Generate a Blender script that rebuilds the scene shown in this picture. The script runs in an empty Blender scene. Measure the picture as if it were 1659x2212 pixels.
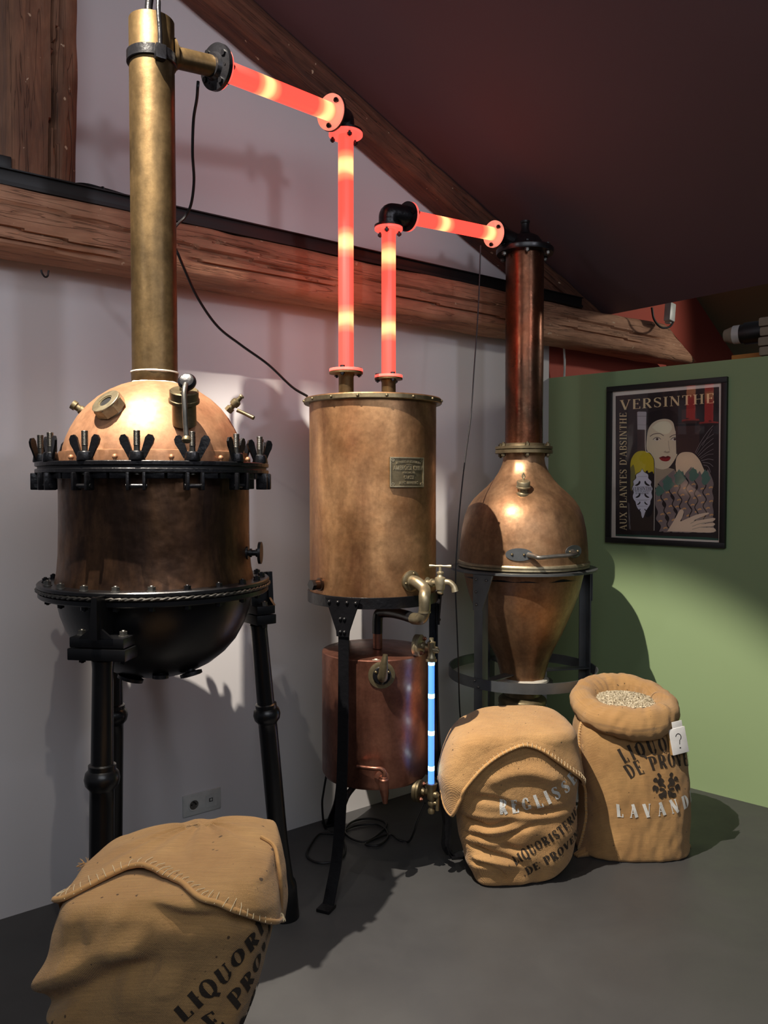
import bpy, bmesh, math, random
from mathutils import Vector, Matrix, noise
random.seed(7)
PI = math.pi
V = Vector

# ------------------------------------------------------------------ camera, world, lights, exposure
EYE = V((0, 0, 1.45)); FP = 1750.0; PITCH = math.radians(1.96); CX, CY = 829.5, 1106.0
sc = bpy.context.scene
cam_d = bpy.data.cameras.new('camera'); cam = bpy.data.objects.new('camera', cam_d)
sc.collection.objects.link(cam); sc.camera = cam
cam_d.sensor_fit = 'VERTICAL'; cam_d.sensor_height = 36; cam_d.lens = FP / 2212 * 36
cam_d.clip_start = .02
cam.location = EYE; cam.rotation_euler = (PI / 2 - PITCH, 0, 0)

w = bpy.data.worlds.new('room_air'); sc.world = w; w.use_nodes = True
w.node_tree.nodes['Background'].inputs[0].default_value = (.82, .86, 1, 1)
w.node_tree.nodes['Background'].inputs[1].default_value = .10

def spot(name, loc, aim, power, deg, blend, size, col):
    d = bpy.data.lights.new(name, 'SPOT'); d.energy = power; d.spot_size = math.radians(deg)
    d.spot_blend = blend; d.shadow_soft_size = size; d.color = col
    o = bpy.data.objects.new(name, d); sc.collection.objects.link(o); o.location = loc
    o.rotation_euler = (V(aim) - V(loc)).to_track_quat('-Z', 'Y').to_euler()
    return o
def area(name, loc, aim, power, sx, sy, col):
    d = bpy.data.lights.new(name, 'AREA'); d.energy = power; d.shape = 'RECTANGLE'; d.size = sx; d.size_y = sy
    d.color = col
    o = bpy.data.objects.new(name, d); sc.collection.objects.link(o); o.location = loc
    o.rotation_euler = (V(aim) - V(loc)).to_track_quat('-Z', 'Y').to_euler()
    return o
# museum spots on ceiling tracks in front of the stills, plus added wash and fill
spot('spot_on_big_still', (-.58, 1.15, 3.4), (-.62, 2.2, 1.3), 42, 48, .45, .012, (1, .90, .78))
spot('spot_on_sacks', (-.88, 1.5, 3.7), (.32, 3.1, .35), 1000, 43, .3, .012, (1, .89, .76))
spot('spot_near_sack', (-.62, 1.78, 3.5), (-.42, 1.72, .6), 130, 24, .6, .02, (1, .88, .74))
spot('spot_from_right', (2.4, -.1, 2.9), (-.5, 3.1, 2.25), 75, 48, .7, .16, (.88, .88, 1))
spot('added_wall_wash', (-2.2, .2, 2.8), (-.2, 3.5, 2.1), 40, 50, .7, .10, (.90, .92, 1))  # added wash from the left, only to brighten the white wall
spot('spot_on_floor', (.1, 1.9, 3.4), (-.05, 2.05, 0), 130, 40, 1., .03, (1, .96, .90))
spot('added_fill_beyond_partition', (2.9, 4.15, 2.62), (1.2, 4.6, 2.3), 34, 75, .6, .05, (1, .93, .80))  # added unseen light, brightens red wall and beam end past the partition
area('room_fill', (.4, -.8, 2.9), (.3, 3, 1.7), 31, 2.4, 1.4, (.9, .93, 1))
vs = sc.view_settings
vs.view_transform = 'Standard'; vs.look = 'None'; vs.gamma = 1; vs.use_curve_mapping = False
vs.exposure = 0.0

# ------------------------------------------------------------------ helpers
C = sc.collection
FWD = V((0, math.cos(PITCH), -math.sin(PITCH))); UPV = V((0, math.sin(PITCH), math.cos(PITCH)))
def ray(x, y): return FWD * FP + V((1, 0, 0)) * (x - CX) - UPV * (y - CY)
def at(x, y, D):
    'point seen at photo position (x, y) at distance D along the floor axis'
    r = ray(x, y); return EYE + r * (D / r.y)
def onp(x, y, p0, n):
    r = ray(x, y); return EYE + r * ((V(p0) - EYE).dot(V(n)) / r.dot(V(n)))
WANG = math.radians(38.3)
CORN = V((.883, 4.36, 0)); WU = V((math.cos(WANG), math.sin(WANG), 0)); WN = V((math.sin(WANG), -math.cos(WANG), 0))
GU = V((.735, -.678, 0)).normalized(); GN = V((-GU.y * -1, GU.x * -1, 0)); GN = V((-.678, -.735, 0)).normalized()
def wallp(x, y, t=0.): return onp(x, y, CORN + WN * t, WN)
def greenp(x, y, t=0.): return onp(x, y, CORN + GN * t, GN)
def W(s, t, z): return CORN + WU * s + WN * t + V((0, 0, z))     # wall frame: along, out, up
def G(s, t, z): return CORN + GU * s + GN * t + V((0, 0, z))
def lin(r, g, b):
    f = lambda c: ((c / 255 + .055) / 1.055) ** 2.4 if c > 10 else c / 255 / 12.92
    return (f(r), f(g), f(b), 1)
def nz(p, s=1., seed=0): return noise.noise(V(p) * s + V((seed * 7.3, seed * 3.1, seed * 5.7)))
def lerp(a, b, t): return a + (b - a) * t
def interp(tab, x):
    'piecewise smooth interpolation in a table of (x, y...)'
    if x <= tab[0][0]: return list(tab[0][1:])
    if x >= tab[-1][0]: return list(tab[-1][1:])
    for i in range(len(tab) - 1):
        if tab[i][0] <= x <= tab[i + 1][0]:
            t = (x - tab[i][0]) / (tab[i + 1][0] - tab[i][0])
            out = []
            for k in range(1, len(tab[0])):
                p1, p2 = tab[i][k], tab[i + 1][k]
                p0 = tab[i - 1][k] if i else p1; p3 = tab[i + 2][k] if i + 2 < len(tab) else p2
                h = tab[i + 1][0] - tab[i][0]
                m1 = (p2 - p0) / ((tab[i + 1][0] - tab[i - 1][0]) if i else h) * h
                m2 = (p3 - p1) / ((tab[i + 2][0] - tab[i][0]) if i + 2 < len(tab) else h) * h
                t2, t3 = t * t, t * t * t
                out.append((2 * t3 - 3 * t2 + 1) * p1 + (t3 - 2 * t2 + t) * m1 + (3 * t2 - 2 * t3) * p2 + (t3 - t2) * m2)
            return out
def spline(pts, n=8):
    pts = [V(p) for p in pts]; out = []
    for i in range(len(pts) - 1):
        p0 = pts[i - 1] if i else pts[0] * 2 - pts[1]; p1, p2 = pts[i], pts[i + 1]
        p3 = pts[i + 2] if i + 2 < len(pts) else pts[-1] * 2 - pts[-2]
        for k in range(n):
            t = k / n
            out.append(.5 * ((2 * p1) + (p2 - p0) * t + (2 * p0 - 5 * p1 + 4 * p2 - p3) * t * t + (3 * p1 - p0 - 3 * p2 + p3) * t ** 3))
    out.append(pts[-1]); return out
def frame(d, up=V((0, 0, 1))):
    'matrix whose Z is d'
    d = V(d).normalized(); x = up.cross(d)
    if x.length < 1e-4: x = V((1, 0, 0))
    x.normalize(); y = d.cross(x)
    return Matrix((x, y, d)).transposed()
def mat_at(p, d=(0, 0, 1), up=V((0, 0, 1))): return Matrix.Translation(V(p)) @ frame(d, up).to_4x4()

class MB:
    def __init__(s): s.v = []; s.f = []; s.uv = {}
    def add(s, vs_, fs, M=None):
        o = len(s.v)
        for p in vs_: s.v.append((M @ V(p)) if M else V(p))
        for f in fs: s.f.append([i + o for i in f])
        return s
    def box(s, c, sz, M=None, bev=0.):
        x, y, z = [k / 2 for k in sz]; c = V(c)
        if bev <= 0:
            vs_ = [c + V((a * x, b * y, d * z)) for a in (-1, 1) for b in (-1, 1) for d in (-1, 1)]
            return s.add(vs_, [(0, 1, 3, 2), (4, 6, 7, 5), (0, 4, 5, 1), (2, 3, 7, 6), (0, 2, 6, 4), (1, 5, 7, 3)], M)
        bm = bmesh.new(); bmesh.ops.create_cube(bm, size=1)
        for v in bm.verts: v.co = V((v.co.x * sz[0], v.co.y * sz[1], v.co.z * sz[2])) + c
        bmesh.ops.bevel(bm, geom=list(bm.edges), offset=bev, segments=2, affect='EDGES', profile=.6)
        bm.verts.index_update()
        s.add([v.co.copy() for v in bm.verts], [[v.index for v in f.verts] for f in bm.faces], M); bm.free(); return s
    def lathe(s, prof, n=48, M=None, cap=True, wob=0., seed=0):
        'prof: list of (r, z)'
        vs_ = []; fs = []
        for r, z in prof:
            for k in range(n):
                a = 2 * PI * k / n; rr = r
                if wob: rr = r + wob * nz((math.cos(a) * 2, math.sin(a) * 2, z * 4), 1.5, seed)
                vs_.append((rr * math.cos(a), rr * math.sin(a), z))
        for i in range(len(prof) - 1):
            for k in range(n):
                k2 = (k + 1) % n; fs.append((i * n + k, i * n + k2, (i + 1) * n + k2, (i + 1) * n + k))
        if cap:
            if prof[0][0] > 1e-5: fs.append(list(range(n))[::-1])
            if prof[-1][0] > 1e-5: fs.append([(len(prof) - 1) * n + k for k in range(n)])
        return s.add(vs_, fs, M)
    def cyl(s, a, b, r, r2=None, n=24):
        a, b = V(a), V(b); L = (b - a).length
        return s.lathe([(r, 0), (r2 if r2 is not None else r, L)], n, mat_at(a, b - a))
    def ring(s, ri, ro, z0, z1, n=64, M=None, bev=.0):
        p = [(ri, z0), (ro - bev, z0), (ro, z0 + bev), (ro, z1 - bev), (ro - bev, z1), (ri, z1), (ri, z0)]
        if not bev: p = [(ri, z0), (ro, z0), (ro, z1), (ri, z1), (ri, z0)]
        return s.lathe(p, n, M, cap=False)
    def tube(s, pts, r, n=12, cap=True, smooth=0):
        if smooth: pts = spline(pts, smooth)
        pts = [V(p) for p in pts]; N = len(pts)
        rs = r if isinstance(r, (list, tuple)) else [r]
        t0 = (pts[1] - pts[0]).normalized(); x = frame(t0).col[0].copy()
        vs_ = []; fs = []
        for i, p in enumerate(pts):
            t = (pts[min(i + 1, N - 1)] - pts[max(i - 1, 0)]).normalized()
            x = (x - t * x.dot(t)).normalized(); y = t.cross(x)
            q = i / (N - 1) * (len(rs) - 1); j = min(int(q), len(rs) - 2) if len(rs) > 1 else 0
            rr = rs[0] if len(rs) == 1 else lerp(rs[j], rs[j + 1], q - j)
            for k in range(n):
                a = 2 * PI * k / n; vs_.append(p + (x * math.cos(a) + y * math.sin(a)) * rr)
        for i in range(N - 1):
            for k in range(n):
                k2 = (k + 1) % n; fs.append((i * n + k, i * n + k2, (i + 1) * n + k2, (i + 1) * n + k))
        if cap: fs.append(list(range(n))[::-1]); fs.append([(N - 1) * n + k for k in range(n)])
        return s.add(vs_, fs)
    def prism(s, poly, z0, z1, M=None):
        'poly: 2-D outline (counter-clockwise), extruded along z'
        n = len(poly)
        vs_ = [(p[0], p[1], z0) for p in poly] + [(p[0], p[1], z1) for p in poly]
        fs = [list(range(n))[::-1], list(range(n, 2 * n))] + [(k, (k + 1) % n, n + (k + 1) % n, n + k) for k in range(n)]
        return s.add(vs_, fs, M)
    def ball(s, c, r, n=14, M=None, sc_=(1, 1, 1)):
        pr = [(max(1e-6, math.sin(PI * i / (n // 2))) * r, -math.cos(PI * i / (n // 2)) * r) for i in range(n // 2 + 1)]
        MM = Matrix.Translation(V(c)) @ Matrix.Diagonal(V(sc_ + (1,)))
        return s.lathe(pr, n, (M @ MM) if M else MM, cap=False)
    def mesh(s, name, m, off=V((0, 0, 0)), ang=35):
        me = bpy.data.meshes.new(name)
        me.from_pydata([tuple(p - off) for p in s.v], [], [f for f in s.f if len(set(f)) > 2]); me.validate()
        bm = bmesh.new(); bm.from_mesh(me)
        if not s.uv: bmesh.ops.remove_doubles(bm, verts=bm.verts, dist=1e-6); bmesh.ops.recalc_face_normals(bm, faces=bm.faces)
        bm.to_mesh(me); bm.free()
        if s.uv:
            l = me.uv_layers.new(name='UVMap')
            for lp in me.loops: l.data[lp.index].uv = s.uv.get(lp.vertex_index, (0, 0))
        me.polygons.foreach_set('use_smooth', [True] * len(me.polygons)); me.set_sharp_from_angle(angle=math.radians(ang))
        me.materials.append(MT[m] if isinstance(m, str) else m); return me
    def build(s, name, m, parent=None, origin=None, ang=35):
        off = V(origin) if origin is not None else (WP[parent.name] if parent else V((0, 0, 0)))
        me = s.mesh(name, m, off, ang); o = bpy.data.objects.new(name, me); C.objects.link(o)
        if parent: o.parent = parent; WP[o.name] = off
        else: o.location = off; WP[o.name] = off
        return o
WP = {}
def tag(o, label=None, cat=None, group=None, kind=None):
    for k, v in (('label', label), ('category', cat), ('group', group), ('kind', kind)):
        if v: o[k] = v
    return o
def thing(name, label, cat, loc, group=None):
    o = bpy.data.objects.new(name, None); C.objects.link(o); o.location = loc; WP[o.name] = V(loc)
    o.empty_display_size = .1
    return tag(o, label, cat, group)
def inst(name, me, M, parent):
    o = bpy.data.objects.new(name, me); C.objects.link(o); o.parent = parent
    o.matrix_local = Matrix.Translation(-WP[parent.name]) @ M
    return o
def sub(name, me, parent):
    o = bpy.data.objects.new(name, me); C.objects.link(o); o.parent = parent; return o
def struct(o): return tag(o, kind='structure')

# ------------------------------------------------------------------ materials
MT = {}
class NT:
    def __init__(s, name):
        s.m = bpy.data.materials.new(name); s.m.use_nodes = True; s.t = s.m.node_tree; s.n = s.t.nodes
        s.b = s.n['Principled BSDF']; s.tc = s.n.new('ShaderNodeTexCoord'); MT[name] = s.m
    def link(s, a, b): s.t.links.new(a, b)
    def coord(s, kind='Object', scale=(1, 1, 1), rot=(0, 0, 0)):
        mp = s.n.new('ShaderNodeMapping'); s.link(s.tc.outputs[kind], mp.inputs[0])
        mp.inputs['Scale'].default_value = scale; mp.inputs['Rotation'].default_value = rot; return mp.outputs[0]
    def noise(s, co, scale, detail=4, rough=.55, dist=0.):
        k = s.n.new('ShaderNodeTexNoise'); s.link(co, k.inputs['Vector']); k.inputs['Scale'].default_value = scale
        k.inputs['Detail'].default_value = detail; k.inputs['Roughness'].default_value = rough
        k.inputs['Distortion'].default_value = dist; return k.outputs['Fac']
    def ramp(s, fac, stops):
        r = s.n.new('ShaderNodeValToRGB'); s.link(fac, r.inputs[0]); e = r.color_ramp.elements
        while len(e) < len(stops): e.new(.5)
        for i, (p, c) in enumerate(stops): e[i].position = p; e[i].color = c if hasattr(c, '__len__') else (c, c, c, 1)
        return r.outputs[0]
    def mix(s, fac, a, b, mode='MIX'):
        k = s.n.new('ShaderNodeMix'); k.data_type = 'RGBA'; k.blend_type = mode
        for inp, v in ((k.inputs[0], fac), (k.inputs[6], a), (k.inputs[7], b)):
            if hasattr(v, 'is_output'): s.link(v, inp)
            else: inp.default_value = v
        return k.outputs[2]
    def math(s, op, a, b=0.):
        k = s.n.new('ShaderNodeMath'); k.operation = op
        for inp, v in ((k.inputs[0], a), (k.inputs[1], b)):
            if hasattr(v, 'is_output'): s.link(v, inp)
            else: inp.default_value = v
        return k.outputs[0]
    def bump(s, h, strength=.3, dist=.01, prev=None):
        k = s.n.new('ShaderNodeBump'); s.link(h, k.inputs['Height']); k.inputs['Strength'].default_value = strength
        k.inputs['Distance'].default_value = dist
        if prev: s.link(prev, k.inputs['Normal'])
        s.link(k.outputs[0], s.b.inputs['Normal']); return k.outputs[0]
    def set(s, col=None, rough=None, metal=None, **kw):
        for key, v in (('Base Color', col), ('Roughness', rough), ('Metallic', metal)) + tuple(kw.items()):
            if v is None: continue
            i = s.b.inputs[key]
            if hasattr(v, 'is_output'): s.link(v, i)
            else: i.default_value = v
        return s
def plain(name, col, rough=.5, metal=0., bump=0., bs=60, **kw):
    m = NT(name); co = m.coord(); n = m.noise(co, 9, 5)
    c2 = tuple(k * .72 for k in col[:3]) + (1,)
    m.set(m.mix(m.ramp(n, [(.35, 0.), (.7, 1.)]), c2, col), rough, metal, **kw)
    if bump: m.bump(m.noise(co, bs, 5), bump, .004)
    return m
def coppery(name, light, mid, dark, rough=.36, metal=.88, darkness=.45, dent=.35, streak=(5, 5, 1.7)):
    m = NT(name); co = m.coord(); st = m.coord(scale=streak)
    a = m.ramp(m.noise(co, 5, 8, .6, .3), [(.36, 0.), (.64, 1.)])
    b = m.ramp(m.noise(st, 1.2, 6, .62, .4), [(darkness - .12, 0.), (darkness + .2, 1.)])
    c1 = m.mix(a, mid, light); c2 = m.mix(b, dark, c1)
    fine = m.ramp(m.noise(co, 60, 6, .7), [(.3, .72), (.65, 1.)])
    m.set(m.mix(1., c2, fine, 'MULTIPLY'), m.ramp(m.noise(co, 11, 5), [(.3, rough - .07), (.75, rough + .15)]), metal)
    b1 = m.bump(m.noise(co, 7, 3, .5), dent, .02)
    m.bump(m.noise(co, 90, 4), .12, .002, b1)
    return m
coppery('copper_dome', lin(190, 142, 106), lin(164, 116, 84), lin(112, 78, 58), .52, .6, .32, .30)
coppery('copper_dark', lin(164, 120, 82), lin(118, 82, 58), lin(70, 52, 42), .34, .85, .52, .4)
coppery('copper_tank', lin(198, 154, 110), lin(170, 124, 82), lin(112, 74, 50), .42, .8, .42, .25)
coppery('copper_vat', lin(170, 116, 94), lin(140, 90, 74), lin(92, 60, 50), .32, .82, .40, .2)
coppery('copper_pot', lin(190, 150, 112), lin(160, 118, 84), lin(106, 80, 62), .42, .78, .42, .22)
coppery('copper_pipe', lin(150, 88, 58), lin(110, 62, 44), lin(72, 58, 44), .28, .88, .46, .2)
coppery('brass_column', lin(134, 110, 74), lin(98, 79, 50), lin(62, 50, 33), .42, .8, .42, .10)
coppery('brass', lin(148, 134, 104), lin(120, 108, 82), lin(78, 70, 52), .42, .8, .4, .15)
coppery('bright_brass', lin(196, 184, 154), lin(166, 154, 124), lin(112, 102, 80), .38, .8, .38, .15)
coppery('steel', lin(150, 148, 142), lin(116, 114, 108), lin(70, 68, 64), .4, .85, .4, .12)
coppery('dark_steel', lin(104, 102, 96), lin(80, 78, 74), lin(48, 46, 44), .4, .8, .4, .12)
plain('black_iron', lin(22, 22, 25), .32, .3, .5, 45)
plain('black_paint', lin(18, 18, 20), .3, .0, .15, 25)
plain('grey_iron', lin(112, 116, 118), .42, .7, .15, 40)
plain('rail_black', lin(14, 14, 15), .5, 0, 0)
plain('cable_black', lin(16, 16, 18), .45, 0, 0)
plain('white_paint', lin(214, 216, 214), .6, 0, 0)
plain('solder', lin(200, 196, 184), .6, .1, .6, 70)
plain('cork_tan', lin(176, 138, 84), .8, 0, .2)
plain('orange_wood', lin(190, 130, 60), .6, 0, .2)
plain('old_rag', lin(150, 140, 120), .9, 0, .3)
plain('white_plastic', lin(206, 208, 204), .4, 0, 0)
plain('dark_hole', lin(10, 10, 10), .7, 0, 0)
plain('paper', lin(232, 232, 230), .7, 0, .1, 20)
plain('ink_black', lin(26, 22, 20), .8)
plain('stencil_black', lin(52, 42, 32), .9, 0, .4, 300)
plain('stencil_white', lin(226, 226, 220), .9, 0, .4, 300)
plain('thread', lin(222, 206, 168), .85)

def wall_mat(name, col, bump=.05):
    m = NT(name); co = m.coord('Object')
    n = m.noise(co, 1.3, 3); c2 = tuple(k * .93 for k in col[:3]) + (1,)
    m.set(m.mix(n, c2, col), .75); m.bump(m.noise(co, 180, 3), bump, .002); return m
wall_mat('white_wall', lin(212, 210, 211)); wall_mat('green_wall', lin(138, 160, 116)); wall_mat('red_wall', lin(176, 78, 62))
wall_mat('ceiling_paint', lin(106, 83, 88)); wall_mat('olive_ceiling', lin(150, 158, 128))
m = NT('floor_resin'); co = m.coord()
m.set(m.mix(m.noise(co, 2.2, 6, .6, .5), lin(54, 54, 56), lin(73, 73, 72)), m.ramp(m.noise(co, 5, 4), [(.3, .42), (.7, .58)]))
m.bump(m.noise(co, 240, 3), .06, .002)

def wood(name, light, mid, dark):
    m = NT(name); g = m.coord(scale=(1.2, 8, 8)); co = m.coord()
    a = m.ramp(m.noise(g, 3.2, 9, .62, .8), [(.32, 0.), (.66, 1.)])
    b = m.ramp(m.noise(co, 1.9, 4, .6), [(.38, 0.), (.66, 1.)])
    c1 = m.mix(a, mid, light); c2 = m.mix(b, m.mix(a, dark, mid), c1)
    spk = m.ramp(m.noise(co, 34, 3, .4), [(.735, 0.), (.75, 1.)])
    crack = m.ramp(m.noise(m.coord(scale=(.55, 16, 16)), 2.0, 3, .5, .6), [(.491, 1.), (.5, .5), (.509, 1.)])
    c3 = m.mix(1., c2, crack, 'MULTIPLY')
    m.set(m.mix(spk, c3, lin(196, 168, 140)), .78, 0)
    h = m.math('ADD', m.math('MULTIPLY', m.noise(g, 4, 8, .65, .6), .6), m.math('MULTIPLY', crack, .5))
    m.bump(h, .8, .012); return m
wood('old_beam', lin(196, 150, 118), lin(164, 116, 88), lin(118, 82, 62))
wood('post_wood', lin(156, 112, 84), lin(126, 84, 60), lin(86, 58, 44))
wood('dark_beam', lin(132, 86, 62), lin(92, 54, 38), lin(54, 32, 24))

def burlap(name, light, dark, scale=520., wide=1., con=.78):
    m = NT(name); uv = m.coord('UV'); co = m.coord()
    sx = m.n.new('ShaderNodeSeparateXYZ'); m.link(uv, sx.inputs[0])
    jit = m.math('MULTIPLY', m.noise(co, 14, 3), 5.)
    a = m.math('SINE', m.math('ADD', m.math('MULTIPLY', sx.outputs[0], scale * 3.6), jit))
    b = m.math('SINE', m.math('ADD', m.math('MULTIPLY', sx.outputs[1], scale * 3.6 * wide), jit))
    wv = m.math('MULTIPLY', a, b)
    big = m.ramp(m.noise(co, 6, 6, .6), [(.3, 0.), (.7, 1.)])
    c = m.mix(big, dark, light)
    slub = m.ramp(m.noise(m.coord('UV', (12, 300, 1)), 1.0, 4, .6), [(.3, .80), (.6, 1.)])
    c = m.mix(1., c, slub, 'MULTIPLY')
    fl = m.ramp(m.noise(co, 70, 2, .3), [(.74, 0.), (.77, 1.)])
    c = m.mix(fl, c, lin(96, 70, 40))
    dk = m.ramp(m.math('ADD', m.math('MULTIPLY', wv, .5), .5), [(.1, con), (.8, 1.)]); c = m.mix(1., c, dk, 'MULTIPLY')
    m.set(c, .92, 0)
    m.b.inputs['Sheen Weight'].default_value = .15
    h = m.math('ADD', m.math('MULTIPLY', wv, .35), m.math('MULTIPLY', m.noise(m.coord('UV', (60, 60, 1)), 3., 5, .7), .9))
    b1 = m.bump(m.noise(co, 16, 4), .5, .012); m.bump(h, .75, .0022, b1); return m
burlap('burlap', lin(208, 164, 104), lin(184, 140, 86), 560.); burlap('burlap_coarse', lin(214, 168, 110), lin(188, 142, 88), 330., .8, .55)
burlap('burlap_fine', lin(202, 158, 100), lin(178, 134, 82), 700., 1.)
m = NT('seeds'); co = m.coord(); n = m.n.new('ShaderNodeTexVoronoi'); m.link(co, n.inputs['Vector']); n.inputs['Scale'].default_value = 190
m.set(m.ramp(n.outputs['Color'], [(.1, lin(120, 104, 78)), (.45, lin(196, 184, 156)), (.9, lin(226, 216, 192))]), .8)
m.bump(n.outputs['Distance'], .8, .004)

def lit_tube(name, col, hot, period, strength, hotw=.72, phase=0.):
    'frosted acrylic tube with LED modules inside, brighter where a module sits'
    m = NT(name); sx = m.n.new('ShaderNodeSeparateXYZ'); m.link(m.coord('Object'), sx.inputs[0])
    s = m.math('SINE', m.math('ADD', m.math('MULTIPLY', sx.outputs[2], 2 * PI / period), phase))
    s = m.math('ADD', s, m.math('MULTIPLY', m.math('SUBTRACT', m.noise(m.coord('Object', (1, 1, 1)), 6, 2), .5), .9))
    fac = m.ramp(s, [(hotw - .45, 0.), (hotw, .25), (1., 1.)])
    c = m.mix(fac, col, hot)
    m.set(lin(150, 40, 36), .35, 0); m.link(c, m.b.inputs['Emission Color']); m.b.inputs['Emission Strength'].default_value = strength
    return m
lit_tube('red_tube', (2.3, .115, .078, 1), (3.0, 1.1, .42, 1), .27, 1.0, .74, -2.85)
m = NT('red_flange'); m.set(lin(230, 120, 110), .25, 0, **{'Emission Color': (1, .12, .09, 1), 'Emission Strength': .9, 'Transmission Weight': .3})
m = NT('pale_flange'); m.set(lin(240, 170, 150), .25, 0, **{'Emission Color': (1, .34, .24, 1), 'Emission Strength': .5, 'Transmission Weight': .3})
m = NT('blue_tube'); m.set(lin(90, 130, 220), .2, 0, **{'Emission Color': (.05, .22, 1, 1), 'Emission Strength': 1.7})
m = NT('blue_led'); m.set(lin(200, 240, 255), .2, 0, **{'Emission Color': (.22, .62, 1, 1), 'Emission Strength': 9})
m = NT('clear_glass'); m.set((1, 1, 1, 1), .02, 0, **{'Transmission Weight': 1., 'IOR': 1.45, 'Alpha': .12})
# ------------------------------------------------------------------ setting
b = MB(); b.box((0, 0, -.05), (12, 12, .1)); struct(b.build('floor', 'floor_resin', origin=(0, 3, 0) if 0 else (0, 0, 0)))
def slab(name, m, P, n, th):
    'flat slab with corner points P, thickness th away from n'
    b = MB(); n = V(n).normalized(); b.add([V(p) for p in P] + [V(p) - n * th for p in P],
        [tuple(range(len(P)))[::-1], tuple(range(len(P), 2 * len(P)))] + [(i, (i + 1) % len(P), len(P) + (i + 1) % len(P), len(P) + i) for i in range(len(P))])
    return struct(b.build(name, m, origin=P[0]))
SL = -4.6
slab('wall_left', 'white_wall', [W(SL, 0, 0), W(0, 0, 0), W(0, 0, 4.9), W(SL, 0, 4.9)], WN, .12)
GT = 2.018
slab('wall_right', 'green_wall', [G(0, 0, 0), G(3.2, 0, 0), G(3.2, 0, GT), G(0, 0, GT)], GN, .09)
slab('wall_back', 'red_wall', [W(.002, -.03, 0), W(2.3, -.03, 0), W(2.3, -.03, 3.4), W(.002, -.03, 3.4)], WN, .1)
# sloping ceiling: touches the top edge of the rafter, drops to the right
RA = wallp(1305, 682, .1); RB = wallp(540, 0, .1)
rd = (RA - RB); rise = rd.z / V((rd.x, rd.y, 0)).length
def ceil_z(P): return RA.z + rise * (V(P) - RA).dot(WU)
def onceil(s, t, dz=0.):
    p = W(s, t, 0); p.z = ceil_z(p) + dz; return p
sA = (RA - CORN).dot(WU)
CN = WU.cross(V((0, 0, 1))); CN = V(((rd.normalized()).cross(WN))); CN = CN if CN.z < 0 else -CN
slab('ceiling', 'ceiling_paint', [onceil(SL, -.02), onceil(sA, -.02), onceil(sA, 4.2), onceil(SL, 4.2)], CN, .12)
# lower olive roof slope further out behind the partition
p1 = wallp(1505, 645, -.03); p2 = wallp(1590, 775, -.03); dd = (p2 - p1).normalized()
q1 = p1 - dd * .5; q2 = p2 + dd * 1.2
on = dd.cross(WN); on = on if on.z < 0 else -on
slab('ceiling_far', 'olive_ceiling', [q1, q2, q2 + WN * 4., q1 + WN * 4.], on, .08)
# ------------------------------------------------------------------ timbers
def timber(name, P0, P1, wd, ht, m, up=V((0, 0, 1)), nl=220, ns=96, rough=.010, cracks=(), seed=0, taper=None, exp=5.):
    'rough hewn timber; local X runs along it'
    P0, P1 = V(P0), V(P1); L = (P1 - P0).length; x = (P1 - P0) / L; y = V(up).cross(x).normalized(); z = x.cross(y)
    R = Matrix((x, y, z)).transposed().to_4x4(); vs_ = []; fs = []
    for i in range(nl + 1):
        q = i / nl; X = q * L
        for k in range(ns):
            a = 2 * PI * k / ns; c, s = math.cos(a), math.sin(a)
            rr = (abs(c) ** exp + abs(s) ** exp) ** (-1 / exp)
            Y, Z = c * rr * wd / 2, s * rr * ht / 2
            f = 1 + .045 * nz((X * 1.1, a * 0 + .3, 0), 1.2, seed); Y *= f; Z *= f
            d = rough * nz((X * 1.6, Y * 9, Z * 9), 1., seed + 1) + rough * .55 * nz((X * 7, Y * 26, Z * 26), 1., seed + 2)
            for (u0, v0, u1, v1, face, dep) in cracks:       # crack: local X from u0 to u1, height v0 to v1 on face
                if u0 <= X <= u1 and (Y * face > wd * .3):
                    t = (X - u0) / (u1 - u0); zc = lerp(v0, v1, t) + .006 * nz((X * 3, v0 * 50, 0), 1., seed)
                    e = abs(Z - zc)
                    if e < .0042: d -= dep * min(1, 6 * t, 6 * (1 - t))
            if taper: Y, Z = taper(X, Y, Z)
            n = V((0, Y, Z)).normalized(); vs_.append(V((X, Y, Z)) + n * d)
    for i in range(nl):
        for k in range(ns):
            k2 = (k + 1) % ns; fs.append((i * ns + k, i * ns + k2, (i + 1) * ns + k2, (i + 1) * ns + k))
    fs.append(list(range(ns))[::-1]); fs.append([nl * ns + k for k in range(ns)])
    mb = MB(); mb.add(vs_, fs); o = mb.build(name, m, origin=(0, 0, 0), ang=50)
    o.matrix_world = Matrix.Translation(P0) @ R; return o
BZ0, BZ1 = 2.175, 2.372
a0 = W(SL + .2, .105, (BZ0 + BZ1) / 2); a1 = W(1.1, .105, (BZ0 + BZ1) / 2)
Lb = (a1 - a0).length
def tb(X, Y, Z):
    e = X - (Lb - .34)
    if e > 0 and Z > -.1: Z = min(Z, .098 - e * .55)
    return Y, Z
def bx(x): return (wallp(x, 520, .2) - a0).dot(WU)
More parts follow.
